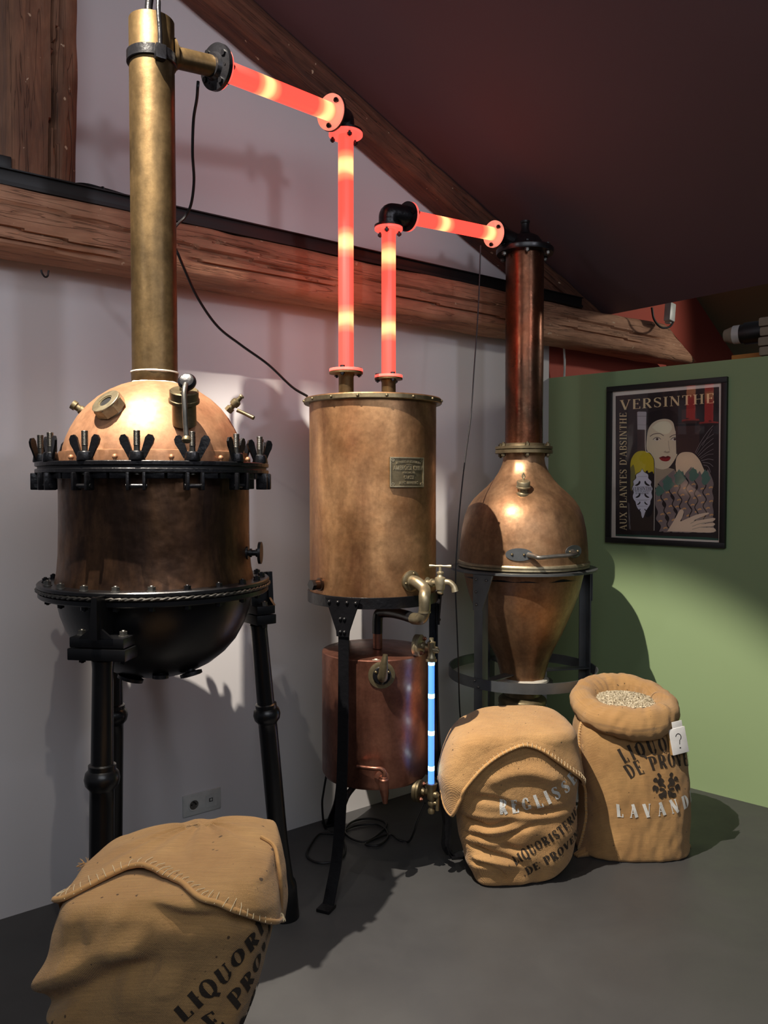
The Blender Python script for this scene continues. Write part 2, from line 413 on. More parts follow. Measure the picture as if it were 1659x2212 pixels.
# local Y of the beam points away from the room or towards it: face sign found from WN
fy = 1 if (V((0, 0, 1)).cross((a1 - a0).normalized())).dot(WN) > 0 else -1
cr = [(bx(0) - .5, .040, bx(300), .020, fy, .016), (bx(180), .020, bx(700), -.004, fy, .016), (bx(-200), -.030, bx(280), -.062, fy, .016),
      (bx(380), -.036, bx(760), -.040, fy, .018), (bx(380), .048, bx(740), .03, fy, .016), (bx(400), .0, bx(760), -.016, fy, .014),
      (bx(760), .02, bx(1100), .012, fy, .016), (bx(780), -.03, bx(1190), -.052, fy, .018), (bx(1180), .03, bx(1450), .0, fy, .016),
      (bx(1190), -.03, bx(1400), -.04, fy, .014), (bx(-100), -.075, bx(290), -.085, fy, .014)]
o = timber('tie_beam', a0, a1, .195, BZ1 - BZ0, 'old_beam', cracks=cr, seed=3, nl=420, taper=tb)
o['label'] = 'long horizontal hewn timber tie beam crossing the white wall'; o['category'] = 'beam'
# rafter under the ceiling
r0 = onceil(SL + .8, .06, -.075); r1 = onceil(sA + .02, .06, -.075)
pn = (r1 - r0).normalized(); upr = WN.cross(pn); upr = upr if upr.z > 0 else -upr
o = timber('rafter', r0, r1, .13, .135, 'dark_beam', up=upr, cracks=[(2.2, .02, 4.2, .03, 1, .014), (3.4, -.02, 5.2, -.01, 1, .014), (2.2, .02, 4.2, .03, -1, .014), (3.4, -.02, 5.2, -.01, -1, .014)], seed=9, nl=320, rough=.009)
o['label'] = 'sloping timber rafter running down under the dark ceiling'; o['category'] = 'rafter'
# post standing on the tie beam
pz = BZ1 - .004
pb0 = wallp(80, 385, .1)
o = timber('timber_post', V((pb0.x, pb0.y, pz)), V((pb0.x + .015, pb0.y, 3.78)), .15, .215, 'post_wood', up=WU, cracks=[(.0, .02, .5, .035, fy, .02), (.1, .035, 1.2, .07, fy, .02), (.0, .05, .9, .02, -fy, .02), (.0, .02, .5, .035, -fy, .02), (.1, .035, 1.2, .07, -fy, .02)], seed=21, nl=140)
o['label'] = 'upright split timber post standing on the tie beam'; o['category'] = 'post'
# black rail on top of the beam
t = thing('cable_rail', 'long black metal rail lying along the top of the tie beam', 'rail', W(-2.4, .16, BZ1))
s0, s1 = SL + .3, (wallp(1252, 655, .16) - CORN).dot(WU)
def wbox(mb, sa, sb, ta, tb_, za, zb, bev=0.):
    M = Matrix.Translation(CORN) @ Matrix((WU, WN, V((0, 0, 1)))).transposed().to_4x4()
    return mb.box(((sa + sb) / 2, (ta + tb_) / 2, (za + zb) / 2), (sb - sa, tb_ - ta, zb - za), M, bev)
wbox(MB(), s0, s1, .135, .175, BZ1 + .004, BZ1 + .046, .003).build('rail', 'rail_black', t)
wbox(MB(), s0, s1, .120, .183, BZ1 - .004, BZ1 + .008).build('lower_lip', 'rail_black', t)
wbox(MB(), s0, s1, .12, .186, BZ1 + .044, BZ1 + .048).build('upper_lip', 'rail_black', t)
# cable bundle on the rail, left
t = thing('cable_bundle', 'tangle of thin black cables lying on the black rail beside the post', 'cables', wallp(230, 405, .15))
for k, (pts, r) in enumerate([([(120, 394), (165, 399), (200, 402), (240, 412), (290, 428)], .004), ([(150, 398), (180, 397), (215, 405), (250, 420), (292, 430)], .0035),
                 ([(170, 402), (205, 410), (222, 404), (232, 413), (285, 432)], .0025)]):
    MB().tube([wallp(x, y, .165 + .004 * k) for x, y in pts], r, 8, smooth=8).build('cable', 'cable_black', t)
b = MB(); wbox(b, (wallp(-14, 352, .16) - CORN).dot(WU), (wallp(22, 352, .16) - CORN).dot(WU), .12, .18, BZ1 + .048, BZ1 + .085, .004)
tag(b.build('junction_box', 'rail_black', origin=wallp(4, 352, .16)), 'small black box on the rail at the foot of the timber post', 'box')
# hook under the beam
tag(MB().tube([wallp(89, 583, .15), wallp(91, 590, .15), wallp(97, 598, .15), wallp(103, 596, .15), wallp(105, 584, .15)], .003, 8, smooth=6).build('iron_hook', 'black_iron', origin=wallp(97, 585, .15)),
    'small dark iron hook under the tie beam near its left end', 'hook')
# wall socket
P = wallp(435, 1732, .0); t = thing('wall_socket', 'white double wall socket low on the white wall', 'socket', P)
sc0 = (P - CORN).dot(WU); z0 = P.z
ML = lambda s, tt, z: Matrix.Translation(W(s, tt, z)) @ Matrix((WU, V((0, 0, 1)), WN)).transposed().to_4x4()
wbox(MB(), sc0 - .079, sc0 + .079, 0, .009, z0 - .041, z0 + .041, .003).build('cover_plate', 'white_plastic', t)
b = MB()
b.ring(.0185, .0235, 0, .004, 32, ML(sc0 - .036, .009, z0)); b.build('socket_ring', 'white_plastic', t)
b = MB(); b.lathe([(.0185, 0), (.0185, .0006)], 28, ML(sc0 - .036, .009, z0)); b.build('socket_well', 'steel', t)
for dx in (-.009, .009):
    b = MB(); b.lathe([(.003, 0), (.003, .0016)], 12, ML(sc0 - .036 + dx, .009, z0 + .001)); b.build('pin_hole', 'dark_hole', t)
MB().lathe([(.0024, 0), (.0024, .014)], 10, ML(sc0 - .036, .009, z0 + .011)).build('earth_pin', 'dark_hole', t)
wbox(MB(), sc0 + .014, sc0 + .060, .009, .0105, z0 - .024, z0 + .024).build('insert', 'white_plastic', t)
wbox(MB(), sc0 + .028, sc0 + .043, .0105, .0115, z0 - .004, z0 + .010).build('data_port', 'dark_hole', t)
wbox(MB(), sc0 + .031, sc0 + .040, .0115, .012, z0 - .001, z0 + .008).build('port_shutter', 'white_plastic', t)
# ---- things behind and above the green partition
P = wallp(1447, 675, .30)
t = thing('power_adapter', 'small white plug box hanging under the dark ceiling on a black cable', 'adapter', P)
Mx = Matrix.Translation(P) @ Matrix((WU, WN, V((0, 0, 1)))).transposed().to_4x4() @ Matrix.Rotation(.12, 4, 'Y')
MB().box((0, 0, .0), (.052, .04, .1), Mx, .006).build('body', 'white_plastic', t)
MB().box((.022, -.02, -.03), (.03, .03, .05), Mx, .008).build('plug', 'white_plastic', t)
MB().tube([wallp(1408, 664, .30), wallp(1413, 690, .30), wallp(1428, 707, .30), wallp(1446, 706, .30), wallp(1455, 693, .29), wallp(1455, 682, .29)], .006, 10, smooth=8).build('cable', 'cable_black', t)
tag(MB().tube([W(.085, .03, 2.19), W(.09, .032, 2.1), W(.10, .02, 2.0)], .006, 10, smooth=6).build('hanging_cord', 'white_plastic', origin=W(.09, .03, 2.19)),
    'thin white cord hanging behind the green partition below the beam', 'cord')
# ledge with stored things, beyond the partition
gz = GT - .004
def gbox(mb, sa, sb, ta, tb_, za, zb, bev=0., rot=0.):
    M = Matrix.Translation(CORN) @ Matrix((GU, GN, V((0, 0, 1)))).transposed().to_4x4()
    c = V(((sa + sb) / 2, (ta + tb_) / 2, (za + zb) / 2))
    return mb.box((0, 0, 0), (sb - sa, tb_ - ta, zb - za), M @ Matrix.Translation(c) @ Matrix.Rotation(rot, 4, 'Z'), bev)
def gs(x, t): return (greenp(x, 760, t) - CORN).dot(GU)
b = MB(); gbox(b, gs(1580, -.36), gs(1665, -.36) + .25, -.42, -.36, GT - .05, GT + .075, .004)
tag(b.build('wooden_board', 'orange_wood', origin=greenp(1610, 760, -.38)), 'orange-brown wooden board lying behind the top edge of the green partition', 'board')
P = greenp(1620, 724, -.5)
t = thing('spare_spotlight', 'black and grey cylindrical lamp lying on the board behind the partition', 'lamp', P)
M = mat_at(greenp(1566, 726, -.42), GU)
L = .18
MB().lathe([(.03, 0), (.044, .045)], 28, M).build('front_cone', 'old_rag', t)
MB().lathe([(.046, .045), (.046, .08)], 28, M).build('white_band', 'white_plastic', t)
MB().lathe([(.047, .08), (.047, .10), (.055, .10), (.055, .19), (.05, .2), (.05, .24)], 28, M).build('black_barrel', 'rail_black', t)
t = thing('fabric_stack', 'stack of folded beige cloths at the right edge above the green partition', 'stack', greenp(1655, 765, -.2))
s = gs(1646, -.2)
for k in range(5):
    gbox(MB(), s + .004 * (k % 2), s + .16, -.34, -.14, GT - .02 + k * .045, GT + .022 + k * .045, .01, .02 * (k % 3 - 1)).build('folded_cloth', 'old_rag', t)
# ------------------------------------------------------------------ large still (left)
def hexnut(mb, r, h, M, hole=0.):
    poly = [(r * math.cos(PI / 3 * k), r * math.sin(PI / 3 * k)) for k in range(6)]
    return mb.prism(poly, 0, h, M)
def bolt_mesh(name, m, r, h=.6, shaft=0., dn=0.):
    b = MB(); b.lathe([(r * 1.15, 0), (r * 1.15, r * .18)], 16); hexnut(b, r, r * .95, Matrix.Translation((0, 0, r * .18)))
    b.lathe([(r * .5, r), (r * .5, r * 1.3 + shaft), (r * .35, r * 1.45 + shaft)], 12)
    return b.mesh(name, m)
D1 = 2.35; S1 = at(337, 1046, D1); S1 = V((S1.x, S1.y, 0)); K1 = D1 / FP
def z1(y): return at(337, y, D1).z
def T1(r=0): return Matrix.Translation(S1)
st = thing('copper_still', 'large copper still with domed lid and black cauldron base on three black legs', 'still', S1)
def prof(tab, K, zf, cx=None): return [(r * K, zf(y)) for r, y in tab]
# column
MB().lathe(prof([(47.5, 830), (47.5, 600), (47, 300), (46.8, 60), (46.8, 47), (43, 46)], K1, z1), 64, T1(), wob=.0006).build('column', 'brass_column', st)
MB().lathe(prof([(47.5, 834), (48.6, 832), (49, 812), (49.6, 808), (49.2, 805), (47.4, 804)], K1, z1), 64, T1(), cap=False).build('neck_collar', 'brass_column', st)
MB().lathe(prof([(49.4, 808), (50.6, 806), (50, 803.5), (47, 803)], K1, z1), 64, T1(), cap=False, wob=.002, seed=3).build('solder_seam', 'solder', st)
MB().lathe(prof([(48, 826), (52, 830), (55, 831.5), (50, 833)], K1, z1), 64, T1(), cap=False, wob=.002, seed=5).build('solder_seam', 'solder', st)
b = MB(); b.lathe(prof([(47.2, 828), (52, 829), (70, 835), (93, 846), (117, 862), (138, 881), (157, 904), (171, 928), (181, 950), (187, 968), (189, 980), (191, 982)], K1, z1), 128, T1(), cap=False, wob=.005, seed=4)
b.build('dome', 'copper_dome', st)
MB().lathe(prof([(189, 978), (195, 979), (196, 984), (196, 1002), (150, 1003)], K1, z1), 96, T1(), cap=False).build('rim_band', 'copper_dome', st)
# upper clamp flange (two plates, lower one with notched lugs)
MB().ring(.2, 241 * K1, z1(1010), z1(1001), 112, T1(), .002).build('upper_flange', 'black_iron', st)
MB().ring(.2, 236 * K1, z1(1015), z1(1010.5), 96, T1()).build('gasket', 'rail_black', st)
MB().ring(.2, 241 * K1, z1(1024), z1(1015), 112, T1(), .002).build('lower_flange', 'black_iron', st)
NB = 14; ph = -18.5
def polar(a, r, z): return S1 + V((math.sin(a) * r, -math.cos(a) * r, z))
lug = MB(); lug.box((-.020, 0, -.022), (.008, .032, .046), None, .003); lug.box((.020, 0, -.022), (.008, .032, .046), None, .003)
lug.box((-.045, .012, -.004), (.045, .014, .022), None, .002); lug.box((.045, .012, -.004), (.045, .014, .022), None, .002)
lug.cyl((-.026, 0, -.034), (.026, 0, -.034), .006, n=14)
lugm = lug.mesh('clamp_lug', 'black_iron')
wb = MB(); wb.cyl((0, 0, -.036), (0, 0, .074), .0078, n=16)
for k in range(11): wb.lathe([(.0078, .038 + k * .0034), (.0088, .0397 + k * .0034), (.0078, .0414 + k * .0034)], 14, None, cap=False)
wbm = wb.mesh('wing_bolt', 'dark_steel')
wn = MB(); wn.lathe([(.020, 0), (.021, .003), (.018, .021), (.015, .024)], 20)
for s in (-1, 1):
    poly = [(.010, .004), (.022, .006), (.034, .028), (.043, .042), (.046, .054), (.041, .064), (.031, .066), (.023, .058), (.019, .044), (.012, .022)]
    pts = [(x * s, y) for x, y in poly]
    if s < 0: pts = pts[::-1]
    wn.prism(pts, -.003, .003, Matrix.Rotation(PI / 2, 4, 'X'))
wnm = wn.mesh('wing_nut', 'black_iron')
for k in range(NB):
    a = math.radians(ph + k * 360 / NB); r = 229 * K1
    M = Matrix.Translation(polar(a, r, z1(1001))) @ Matrix.Rotation(a, 4, 'Z')
    inst('clamp_lug', lugm, Matrix.Translation(polar(a, r + .010, z1(1024))) @ Matrix.Rotation(a, 4, 'Z'), st)
    o = inst('wing_bolt', wbm, M, st)
    n_ = sub('wing_nut', wnm, o); n_.rotation_euler = (0, 0, random.uniform(-.7, .7) if k else .0)
rv = MB(); rv.ball((0, 0, 0), .0075, 12); rv.cyl((0, 0, -.014), (0, 0, -.004), .0045, n=10); rvm = rv.mesh('rivet', 'copper_dome')
for k in range(12):
    a = math.radians(-33 + k * 30 - 3); inst('rivet', rvm, Matrix.Translation(polar(a, 203 * K1, z1(993))), st)
# body drum
MB().lathe(prof([(198, 1018), (197.5, 1060), (198, 1130), (199, 1190), (202, 1225), (207, 1250)], K1, z1), 128, T1(), wob=.0016, seed=8).build('drum', 'copper_dark', st)
# lower flange sandwich with rope packing
MB().ring(.2, 241 * K1, z1(1259), z1(1249), 112, T1(), .003).build('drum_flange', 'black_paint', st)
rp = [polar(2 * PI * k / 160, 240 * K1, z1(1262)) for k in range(161)]
b = MB()
for j in range(2):
    b.tube([p + V((0, 0, .0025 * math.sin(k * 1.9 + j * PI))) + (p - S1 - V((0, 0, p.z))).normalized() * .0025 * math.cos(k * 1.9 + j * PI) for k, p in enumerate(rp)], .0036, 8)
b.build('rope_packing', 'dark_steel', st)
MB().ring(.2, 239 * K1, z1(1278), z1(1266), 112, T1(), .003).build('bowl_flange', 'black_paint', st)
bm_ = bolt_mesh('flange_bolt', 'steel', .0105); bmb = bolt_mesh('flange_bolt', 'black_iron', .0095)
for k in range(21):
    a = math.radians(-4 + k * 360 / 21); inst('flange_bolt', bm_ if -70 < math.degrees((a + PI) % (2 * PI) - PI) < 20 else bmb, Matrix.Translation(polar(a, 224 * K1, z1(1249))), st)
    inst('bolt_tail', bmb, Matrix.Translation(polar(a, 224 * K1, z1(1278))) @ Matrix.Rotation(PI, 4, 'X'), st)
MB().lathe(prof([(205, 1270), (203, 1290), (197, 1318), (186, 1348), (168, 1380), (146, 1405), (118, 1427), (84, 1444), (48, 1454), (20, 1458), (.01, 1458.5)], K1, z1), 112, T1(), cap=False, wob=.0012).build('cauldron', 'black_paint', st)
# dome fittings
def dome_pt(x, y, D): return at(x, y, D)
P = at(250, 893, 2.17); dn = (V((-.40, -.62, .67))).normalized(); M = mat_at(P, dn)
MB().lathe([(.036, -.012), (.038, .004), (.034, .010), (.034, .018)], 40, M).build('sight_glass_seat', 'bright_brass', st)
b = MB(); n = 8
poly = [(.043 * math.cos(2 * PI * (k + .5) / n), .043 * math.sin(2 * PI * (k + .5) / n)) for k in range(n)]
b.prism(poly, .016, .040, M); ringM = M
sg = b.build('sight_glass_nut', 'bright_brass', st)
MB().ring(.021, .041, .040, .046, 40, M, .001).build('face_ring', 'bright_brass', sg)
MB().lathe([(.0208, .0402), (.0208, .041)], 32, M).build('glass_disc', 'dark_hole', sg)
MB().ring(.0175, .021, .0405, .044, 32, M).build('thread_ring', 'bright_brass', sg)
P = at(398, 893, 2.15); dn = V((.10, -.42, .90)).normalized(); M = mat_at(P, dn)
vb = MB().lathe([(.032, -.03), (.031, .02), (.031, .030), (.040, .032), (.040, .040), (.0375, .042), (.0375, .062), (.034, .065), (.012, .065), (.010, .085)], 40, M).build('valve_body', 'brass', st)
P2 = M @ V((0, 0, .086))
hb = at(401, 826, 2.08)
MB().lathe([(.004, -.006), (.020, -.004), (.0235, .004), (.0235, .010), (.018, .017), (.006, .020)], 32, mat_at(hb + V((0, .02, 0)), V((.05, -.75, .35)))).build('handle_hub', 'black_iron', st)
lv = MB().tube([at(401, 830, 2.05), at(398, 846, 2.03), at(399, 880, 2.02), at(401, 920, 2.02), at(403, 944, 2.02)], .0066, 14, smooth=6).build('lever', 'steel', st)
MB().lathe([(.006, -.006), (.0105, 0), (.0115, .006), (.008, .012)], 20, mat_at(at(403, 946, 2.02), V((0, -.2, -1)))).build('lever_tip', 'brass', lv)
P = at(176, 886, 2.33); M = mat_at(P, V((-.8, -.15, .55)))
b = MB(); b.lathe([(.013, -.02), (.013, .004), (.010, .006), (.010, .018), (.014, .018), (.014, .030), (.008, .031)], 18, M); b.build('small_nipple', 'brass', st)
P = at(492, 888, 2.33); d = V((.62, -.1, .62)).normalized(); M = mat_at(P, d)
b = MB(); hexnut(b, .012, .014, M); b.lathe([(.008, .012), (.008, .022), (.013, .024), (.014, .032), (.013, .040), (.007, .044), (.006, .056), (.0085, .058), (.006, .062)], 18, M); b.build('gauge_cock', 'brass', st)
MB().tube([at(512, 886, 2.31), at(528, 893, 2.31), at(548, 903, 2.30)], [.0055, .005, .006], 12).build('cock_handle', 'brass', st)
# side outlet on drum
P = S1 + V((198 * K1, -.02, z1(1193)))
b = MB(); b.cyl(P - V((.01, 0, 0)), P + V((.004, 0, 0)), .019); b.cyl(P, P + V((.028, 0, 0)), .0085); b.cyl(P + V((.008, 0, 0)), P + V((.014, 0, 0)), .0125)
b.cyl(P + V((.034, 0, 0)), P + V((.042, 0, 0)), .032, n=32); b.cyl(P + V((.026, 0, 0)), P + V((.034, 0, 0)), .012); b.build('side_outlet', 'black_iron', st)
# outlets under the cauldron
for nm, x, y, D, dx, r in (('drain_flange', 283, 1462, 2.26, -.35, .036), ('drain_flange', 412, 1452, 2.26, .35, .031), ('drain_plug', 347, 1458, 2.22, 0., .022)):
    P = at(x, y, D); d = V((dx * .8, -.12, -1)).normalized(); M = mat_at(P, d)
    MB().lathe([(.012, -.05), (.012, -.004), (.016, -.002), (r, 0), (r, .009), (r * .8, .011), (.008, .011)], 32, M).build(nm, 'black_iron', st)
# brackets and legs
def leg1(top, foot, yb, facing, zt):
    top, foot = V(top), V(foot)
    q = V(foot) - V(top); L = q.length
    M = mat_at(foot, top - foot)
    b = MB(); b.lathe([(.047, 0), (.047, .11), (.044, .125), (.038, .135), (.034, .20), (.031, .28), (.0305, L - .36), (.0305, L - .33), (.033, L - .325), (.041, L - .315), (.044, L - .30), (.041, L - .285), (.034, L - .277), (.034, L - .265), (.028, L - .262), (.026, L - .02), (.028, L)], 40, M)
    lg = b.build('leg', 'black_paint', st)
    return lg
specs = [((-.050, -.315), (-.062, -.335)), ((.262, .215), (.330, .320)), ((-.2, .225), (-.235, .27))]
for i, (tp, ft) in enumerate(specs):
    rx, ry = tp; zt = 1.005
    A = S1 + V((rx, ry, zt)); F = S1 + V((ft[0], ft[1], 0))
    leg1(A, F, 0, 0, zt)
    ang = math.atan2(rx, -ry); R = Matrix.Translation(A) @ Matrix.Rotation(ang, 4, 'Z')
    bk = MB(); bk.box((0, 0, .020), (.155 if i == 0 else .10, .07, .030), R, .003); bk.box((0, 0, .050), (.145 if i == 0 else .095, .065, .026), R, .003)
    bo = bk.build('leg_bracket', 'black_paint', st)
    # web rising to the lower flange
    wbk = MB(); wbk.prism([(-.010, .06), (.012, .06), (.012, .165), (-.002, .165)], -.03, .05, R @ Matrix.Rotation(PI / 2, 4, 'X'))
    wbk.prism([(-.045, .062), (.045, .062), (.016, .085), (.010, .165), (-.010, .165), (-.016, .085)], .028, .036, R @ Matrix.Rotation(PI / 2, 4, 'X'))
    wbk.build('bracket_web', 'black_paint', st)
    wd = .056 if i == 0 else .034
    for s in (-1, 1):
        inst('bracket_bolt', bm_, R @ Matrix.Translation((wd * s, 0, .063)), st)
        inst('bracket_nut', bmb, R @ Matrix.Translation((wd * s, 0, .005)) @ Matrix.Rotation(PI, 4, 'X'), st)
# top: band clamp, hanger hook, side branch
zb = (z1(158), z1(112))
MB().ring(46.6 * K1, 52 * K1, z1(142), z1(118), 64, T1(), .002).build('band_clamp', 'black_iron', st)
P = polar(math.radians(35), 53 * K1, z1(130))
MB().tube([P + V((.0, -.006, -.02)), P + V((0, -.006, .04)), P + V((-.004, -.005, .10)), P + V((-.006, .0, .135)), P + V((-.022, .01, .152)), P + V((-.034, .012, .165)), P + V((-.04, .012, .30))], .0065, 12, smooth=8).build('hanger_hook', 'black_iron', st)
MB().tube([S1 + V((-.006, -.01, z1(50))), S1 + V((-.005, -.01, z1(20))), S1 + V((.0, -.01, z1(-10))), S1 + V((.004, -.01, z1(-60)))], .011, 12, smooth=6).build('hanger_rod', 'black_iron', st)
b = MB(); b.box((0, 0, 0), (.03, .02, .04), Matrix.Translation(P + V((0, -.004, -.01))) @ Matrix.Rotation(math.radians(35), 4, 'Z'), .003); b.build('clamp_ear', 'black_iron', st)
# ------------------------------------------------------------------ glowing pipe runs
bp = MB(); bp.cyl((0, 0, -.022), (0, 0, .010), .0042, n=10); hexnut(bp, .0088, .008, Matrix.Translation((0, 0, -.018))); hexnut(bp, .0088, .007, Matrix.Translation((0, 0, .0062)))
bpm = bp.mesh('flange_bolt', 'black_iron')
def bolts(n, r, M, parent, ph=0.):
    for k in range(n):
        a = ph + 2 * PI * k / n
        inst('flange_bolt', bpm, M @ Matrix.Translation((r * math.cos(a), r * math.sin(a), 0)), parent)
def tube_seg(parent, a, b_, r, fr, m='red_tube', f1='red_flange', f2='red_flange', ph1=.3, ph2=.3, name='glass_tube'):
    a, b_ = V(a), V(b_); L = (b_ - a).length; d = (b_ - a) / L; M = mat_at(a, d)
    tm = MB().lathe([(r, .001), (r, L - .001)], 40).mesh(name, m); inst(name, tm, M, parent)
    for (z, mm, p_) in ((0., f1, ph1), (L - .010, f2, ph2)):
        inst('acrylic_flange', MB().ring(r * .8, fr, z, z + .010, 48, None, .0012).mesh('acrylic_flange', mm), M, parent)
        bolts(3, fr * .80, M @ Matrix.Translation((0, 0, z + .004)), parent, p_)
    return M, d
# run 1
g1 = thing('glowing_pipe', 'taller glowing red pipe run from the large still down to the tank lid', 'pipe', at(747, 803, 2.95))
E1 = at(716, 243, 2.86); S1p = at(472, 147, 2.47)
V1t = at(748.5, 288, 2.95); V1b = at(746, 803, 2.95); V1t.x = V1b.x = (V1t.x + V1b.x) / 2
tube_seg(g1, S1p, E1, .0305, .060, f2='pale_flange', ph1=1.2, ph2=.5)
tube_seg(g1, V1b, V1t, .0275, .061, ph1=.3, ph2=.85)
d1 = (E1 - S1p).normalized()
MB().ring(.01, .062, .0, .006, 40, mat_at(E1 + d1 * .001, d1)).build('iron_flange', 'black_iron', g1)
MB().ring(.01, .061, .0, .006, 40, mat_at(V1t + V((0, 0, .001)), (0, 0, 1))).build('iron_flange', 'black_iron', g1)
MB().tube([E1 + d1 * .004, E1 + d1 * .03, V1t + V((-.004, -.0, .055)), V1t + V((0, 0, .03)), V1t + V((0, 0, .003))], .031, 24, smooth=8).build('elbow', 'black_iron', g1)
# branch on the still column up to the first flange
d_ = (S1p - E1).normalized(); cpt = S1 + V((0, 0, z1(112))); hd = (S1p - cpt)
MB().tube([cpt + hd * .18, S1p + d_ * .008], .0315 * .95, 24).build('side_branch', 'brass_column', st)
MB().lathe([(.05, .055), (.05, .062), (.036, .068), (.034, .075)], 32, mat_at(cpt, hd)).build('branch_collar', 'brass_column', st)
MB().lathe([(.034, -.03), (.040, -.018), (.066, -.014), (.066, -.001)], 40, mat_at(S1p, -d_)).build('branch_flange', 'black_iron', st)
bolts(4, .052, mat_at(S1p + d_ * .008, d_), st, .5)
# run 2
g2 = thing('glowing_pipe', 'shorter glowing red pipe run from the tank lid to the top of the right still', 'pipe', at(839, 816, 3.15))
V2t = at(838, 492, 3.15); V2b = at(841, 816, 3.15); V2t.x = V2b.x = (V2t.x + V2b.x) / 2
S2p = at(881, 468, 3.19); E2 = at(1068, 506, 3.52)
tube_seg(g2, V2b, V2t, .0275, .054, ph1=.9, ph2=.35)
tube_seg(g2, S2p, E2, .0275, .056, f2='pale_flange', ph1=.9, ph2=.6)
d2 = (S2p - E2).normalized()
MB().ring(.01, .056, .0, .007, 40, mat_at(S2p + d2 * .001, d2)).build('iron_flange', 'black_iron', g2)
MB().ring(.01, .055, .0, .007, 40, mat_at(V2t + V((0, 0, .001)), (0, 0, 1))).build('iron_flange', 'black_iron', g2)
MB().tube([S2p + d2 * .004, S2p + d2 * .02, V2t + V((.008, 0, .052)), V2t + V((0, 0, .028)), V2t + V((0, 0, .003))], [.037, .039, .039, .037], 28, smooth=8).build('elbow', 'black_iron', g2)
# ------------------------------------------------------------------ copper tank on its stand
D2 = 3.06; S2 = at(805.5, 1046, D2); S2 = V((S2.x, S2.y, 0)); K2 = D2 / FP; z2 = lambda y: at(805, y, D2).z
tk = thing('copper_tank', 'cylindrical copper tank with a riveted lid and maker plate under the glowing pipes', 'tank', S2 + V((0, 0, z2(1282))))
T2 = Matrix.Translation(S2)
def pol2(a, r, z): return S2 + V((math.sin(a) * r, -math.cos(a) * r, z))
TR = 136 * K2
MB().lathe([(TR, z2(1283)), (TR, z2(1200)), (TR * .999, z2(1060)), (TR * 1.002, z2(930)), (TR, z2(872))], 128, T2, wob=.0022, seed=12).build('shell', 'copper_tank', tk)
MB().ring(TR - .01, 148 * K2, z2(875), z2(864), 112, T2, .003).build('lid_hoop', 'brass', tk)
MB().lathe([(148 * K2, z2(866)), (146 * K2, z2(863)), (.02, z2(857))], 96, T2, cap=False).build('lid', 'copper_tank', tk)
rb = MB(); rb.ball((0, 0, 0), .0058, 12); rbm = rb.mesh('hoop_rivet', 'brass')
for k in range(16): inst('hoop_rivet', rbm, Matrix.Translation(pol2(math.radians(-56 + 22.5 * k), 148.3 * K2, z2(869.5))), tk)
for (P, fr, nm) in ((V1b, .061, 'inlet_stub'), (V2b, .054, 'inlet_stub')):
    b = MB(); b.lathe([(.0275, z2(866) - P.z), (.0275, -.020), (.031, -.010), (fr, -.008), (fr, -.001)], 40, Matrix.Translation(P)); b.build(nm, 'brass_column', tk)
# maker plate, curved with the shell, with raised lettering
pa0 = math.asin(.62)
PC = onp(881, 1020, S2 + V((math.sin(.60), -math.cos(.60), 0)) * (TR + .003), V((math.sin(.60), -math.cos(.60), 0)))
pa = math.atan2(PC.x - S2.x, -(PC.y - S2.y)); pzc = PC.z
def platemap(u, v, off): return pol2(pa + u / TR, TR + .002 + off, pzc + v)
def curved_box(mb, u0, u1, v0, v1, o0, o1, n=10):
    vs_ = []
    for i in range(n + 1):
        u = lerp(u0, u1, i / n); vs_ += [platemap(u, v0, o0), platemap(u, v1, o0), platemap(u, v1, o1), platemap(u, v0, o1)]
    fs = [(i * 4 + k, i * 4 + (k + 1) % 4, i * 4 + 4 + (k + 1) % 4, i * 4 + 4 + k) for i in range(n) for k in range(4)] + [(0, 1, 2, 3), (n * 4, n * 4 + 1, n * 4 + 2, n * 4 + 3)]
    mb.add(vs_, fs)
PW, PH = .0695, .0525
b = MB(); curved_box(b, -PW, PW, -PH, PH, 0, .005); plate = b.build('maker_plate', 'brass', tk)
b = MB()
for a in ((-PW, PW, PH - .004, PH), (-PW, PW, -PH, -PH + .004)): curved_box(b, *a, .004, .0085)
for a in ((-PW, -PW + .004, -PH, PH), (PW - .004, PW, -PH, PH)): curved_box(b, *a, .004, .0085, 2)
b.build('plate_border', 'bright_brass', plate)
for su in (-1, 1):
    for sv in (-1, 1):
        P = platemap(su * (PW - .0105), sv * (PH - .0105), .005); nrm = (P - S2 - V((0, 0, P.z))).normalized()
        b = MB(); b.ring(.0028, .0056, 0, .002, 20, mat_at(P, nrm)); b.build('plate_screw', 'bright_brass', plate)
# fittings low on the tank
def on_tank(x, y):
    for _ in range(1):
        best = None
        for i in range(-80, 81):
            a = math.radians(i); P = pol2(a, TR, 0); r = ray(x, y); px = CX + FP * (P.x) / (P.y)
            if best is None or abs(px - x) < best[0]: best = (abs(px - x), a, P)
    a, P = best[1], best[2]; D = P.y; return a, V((P.x, P.y, at(x, y, D).z))
a, P = on_tank(888, 1255); n_ = V((math.sin(a), -math.cos(a), 0)); M = mat_at(P, n_)
of = MB().lathe([(.038, -.02), (.038, .006), (.032, .010), (.022, .010)], 36, M).build('outlet_flange', 'brass', tk)
for k in range(3): inst('flange_screw', rbm, M @ Matrix.Rotation(2.1 * k + 1.3, 4, 'Z') @ Matrix.Translation((.028, 0, .009)), tk)
zz = at(888, 1255, P.y).z
pe = [P + n_ * .004, P + n_ * .035 + V((.0, 0, -.001)), P + n_ * .07 + V((.006, 0, -.022)), at(917, 1290, P.y - .09), at(917, 1318, P.y - .09), at(910, 1336, P.y - .075), at(893, 1336, P.y - .02)]
MB().tube(pe, .0205, 24, smooth=8).build('outlet_pipe', 'bright_brass', tk)
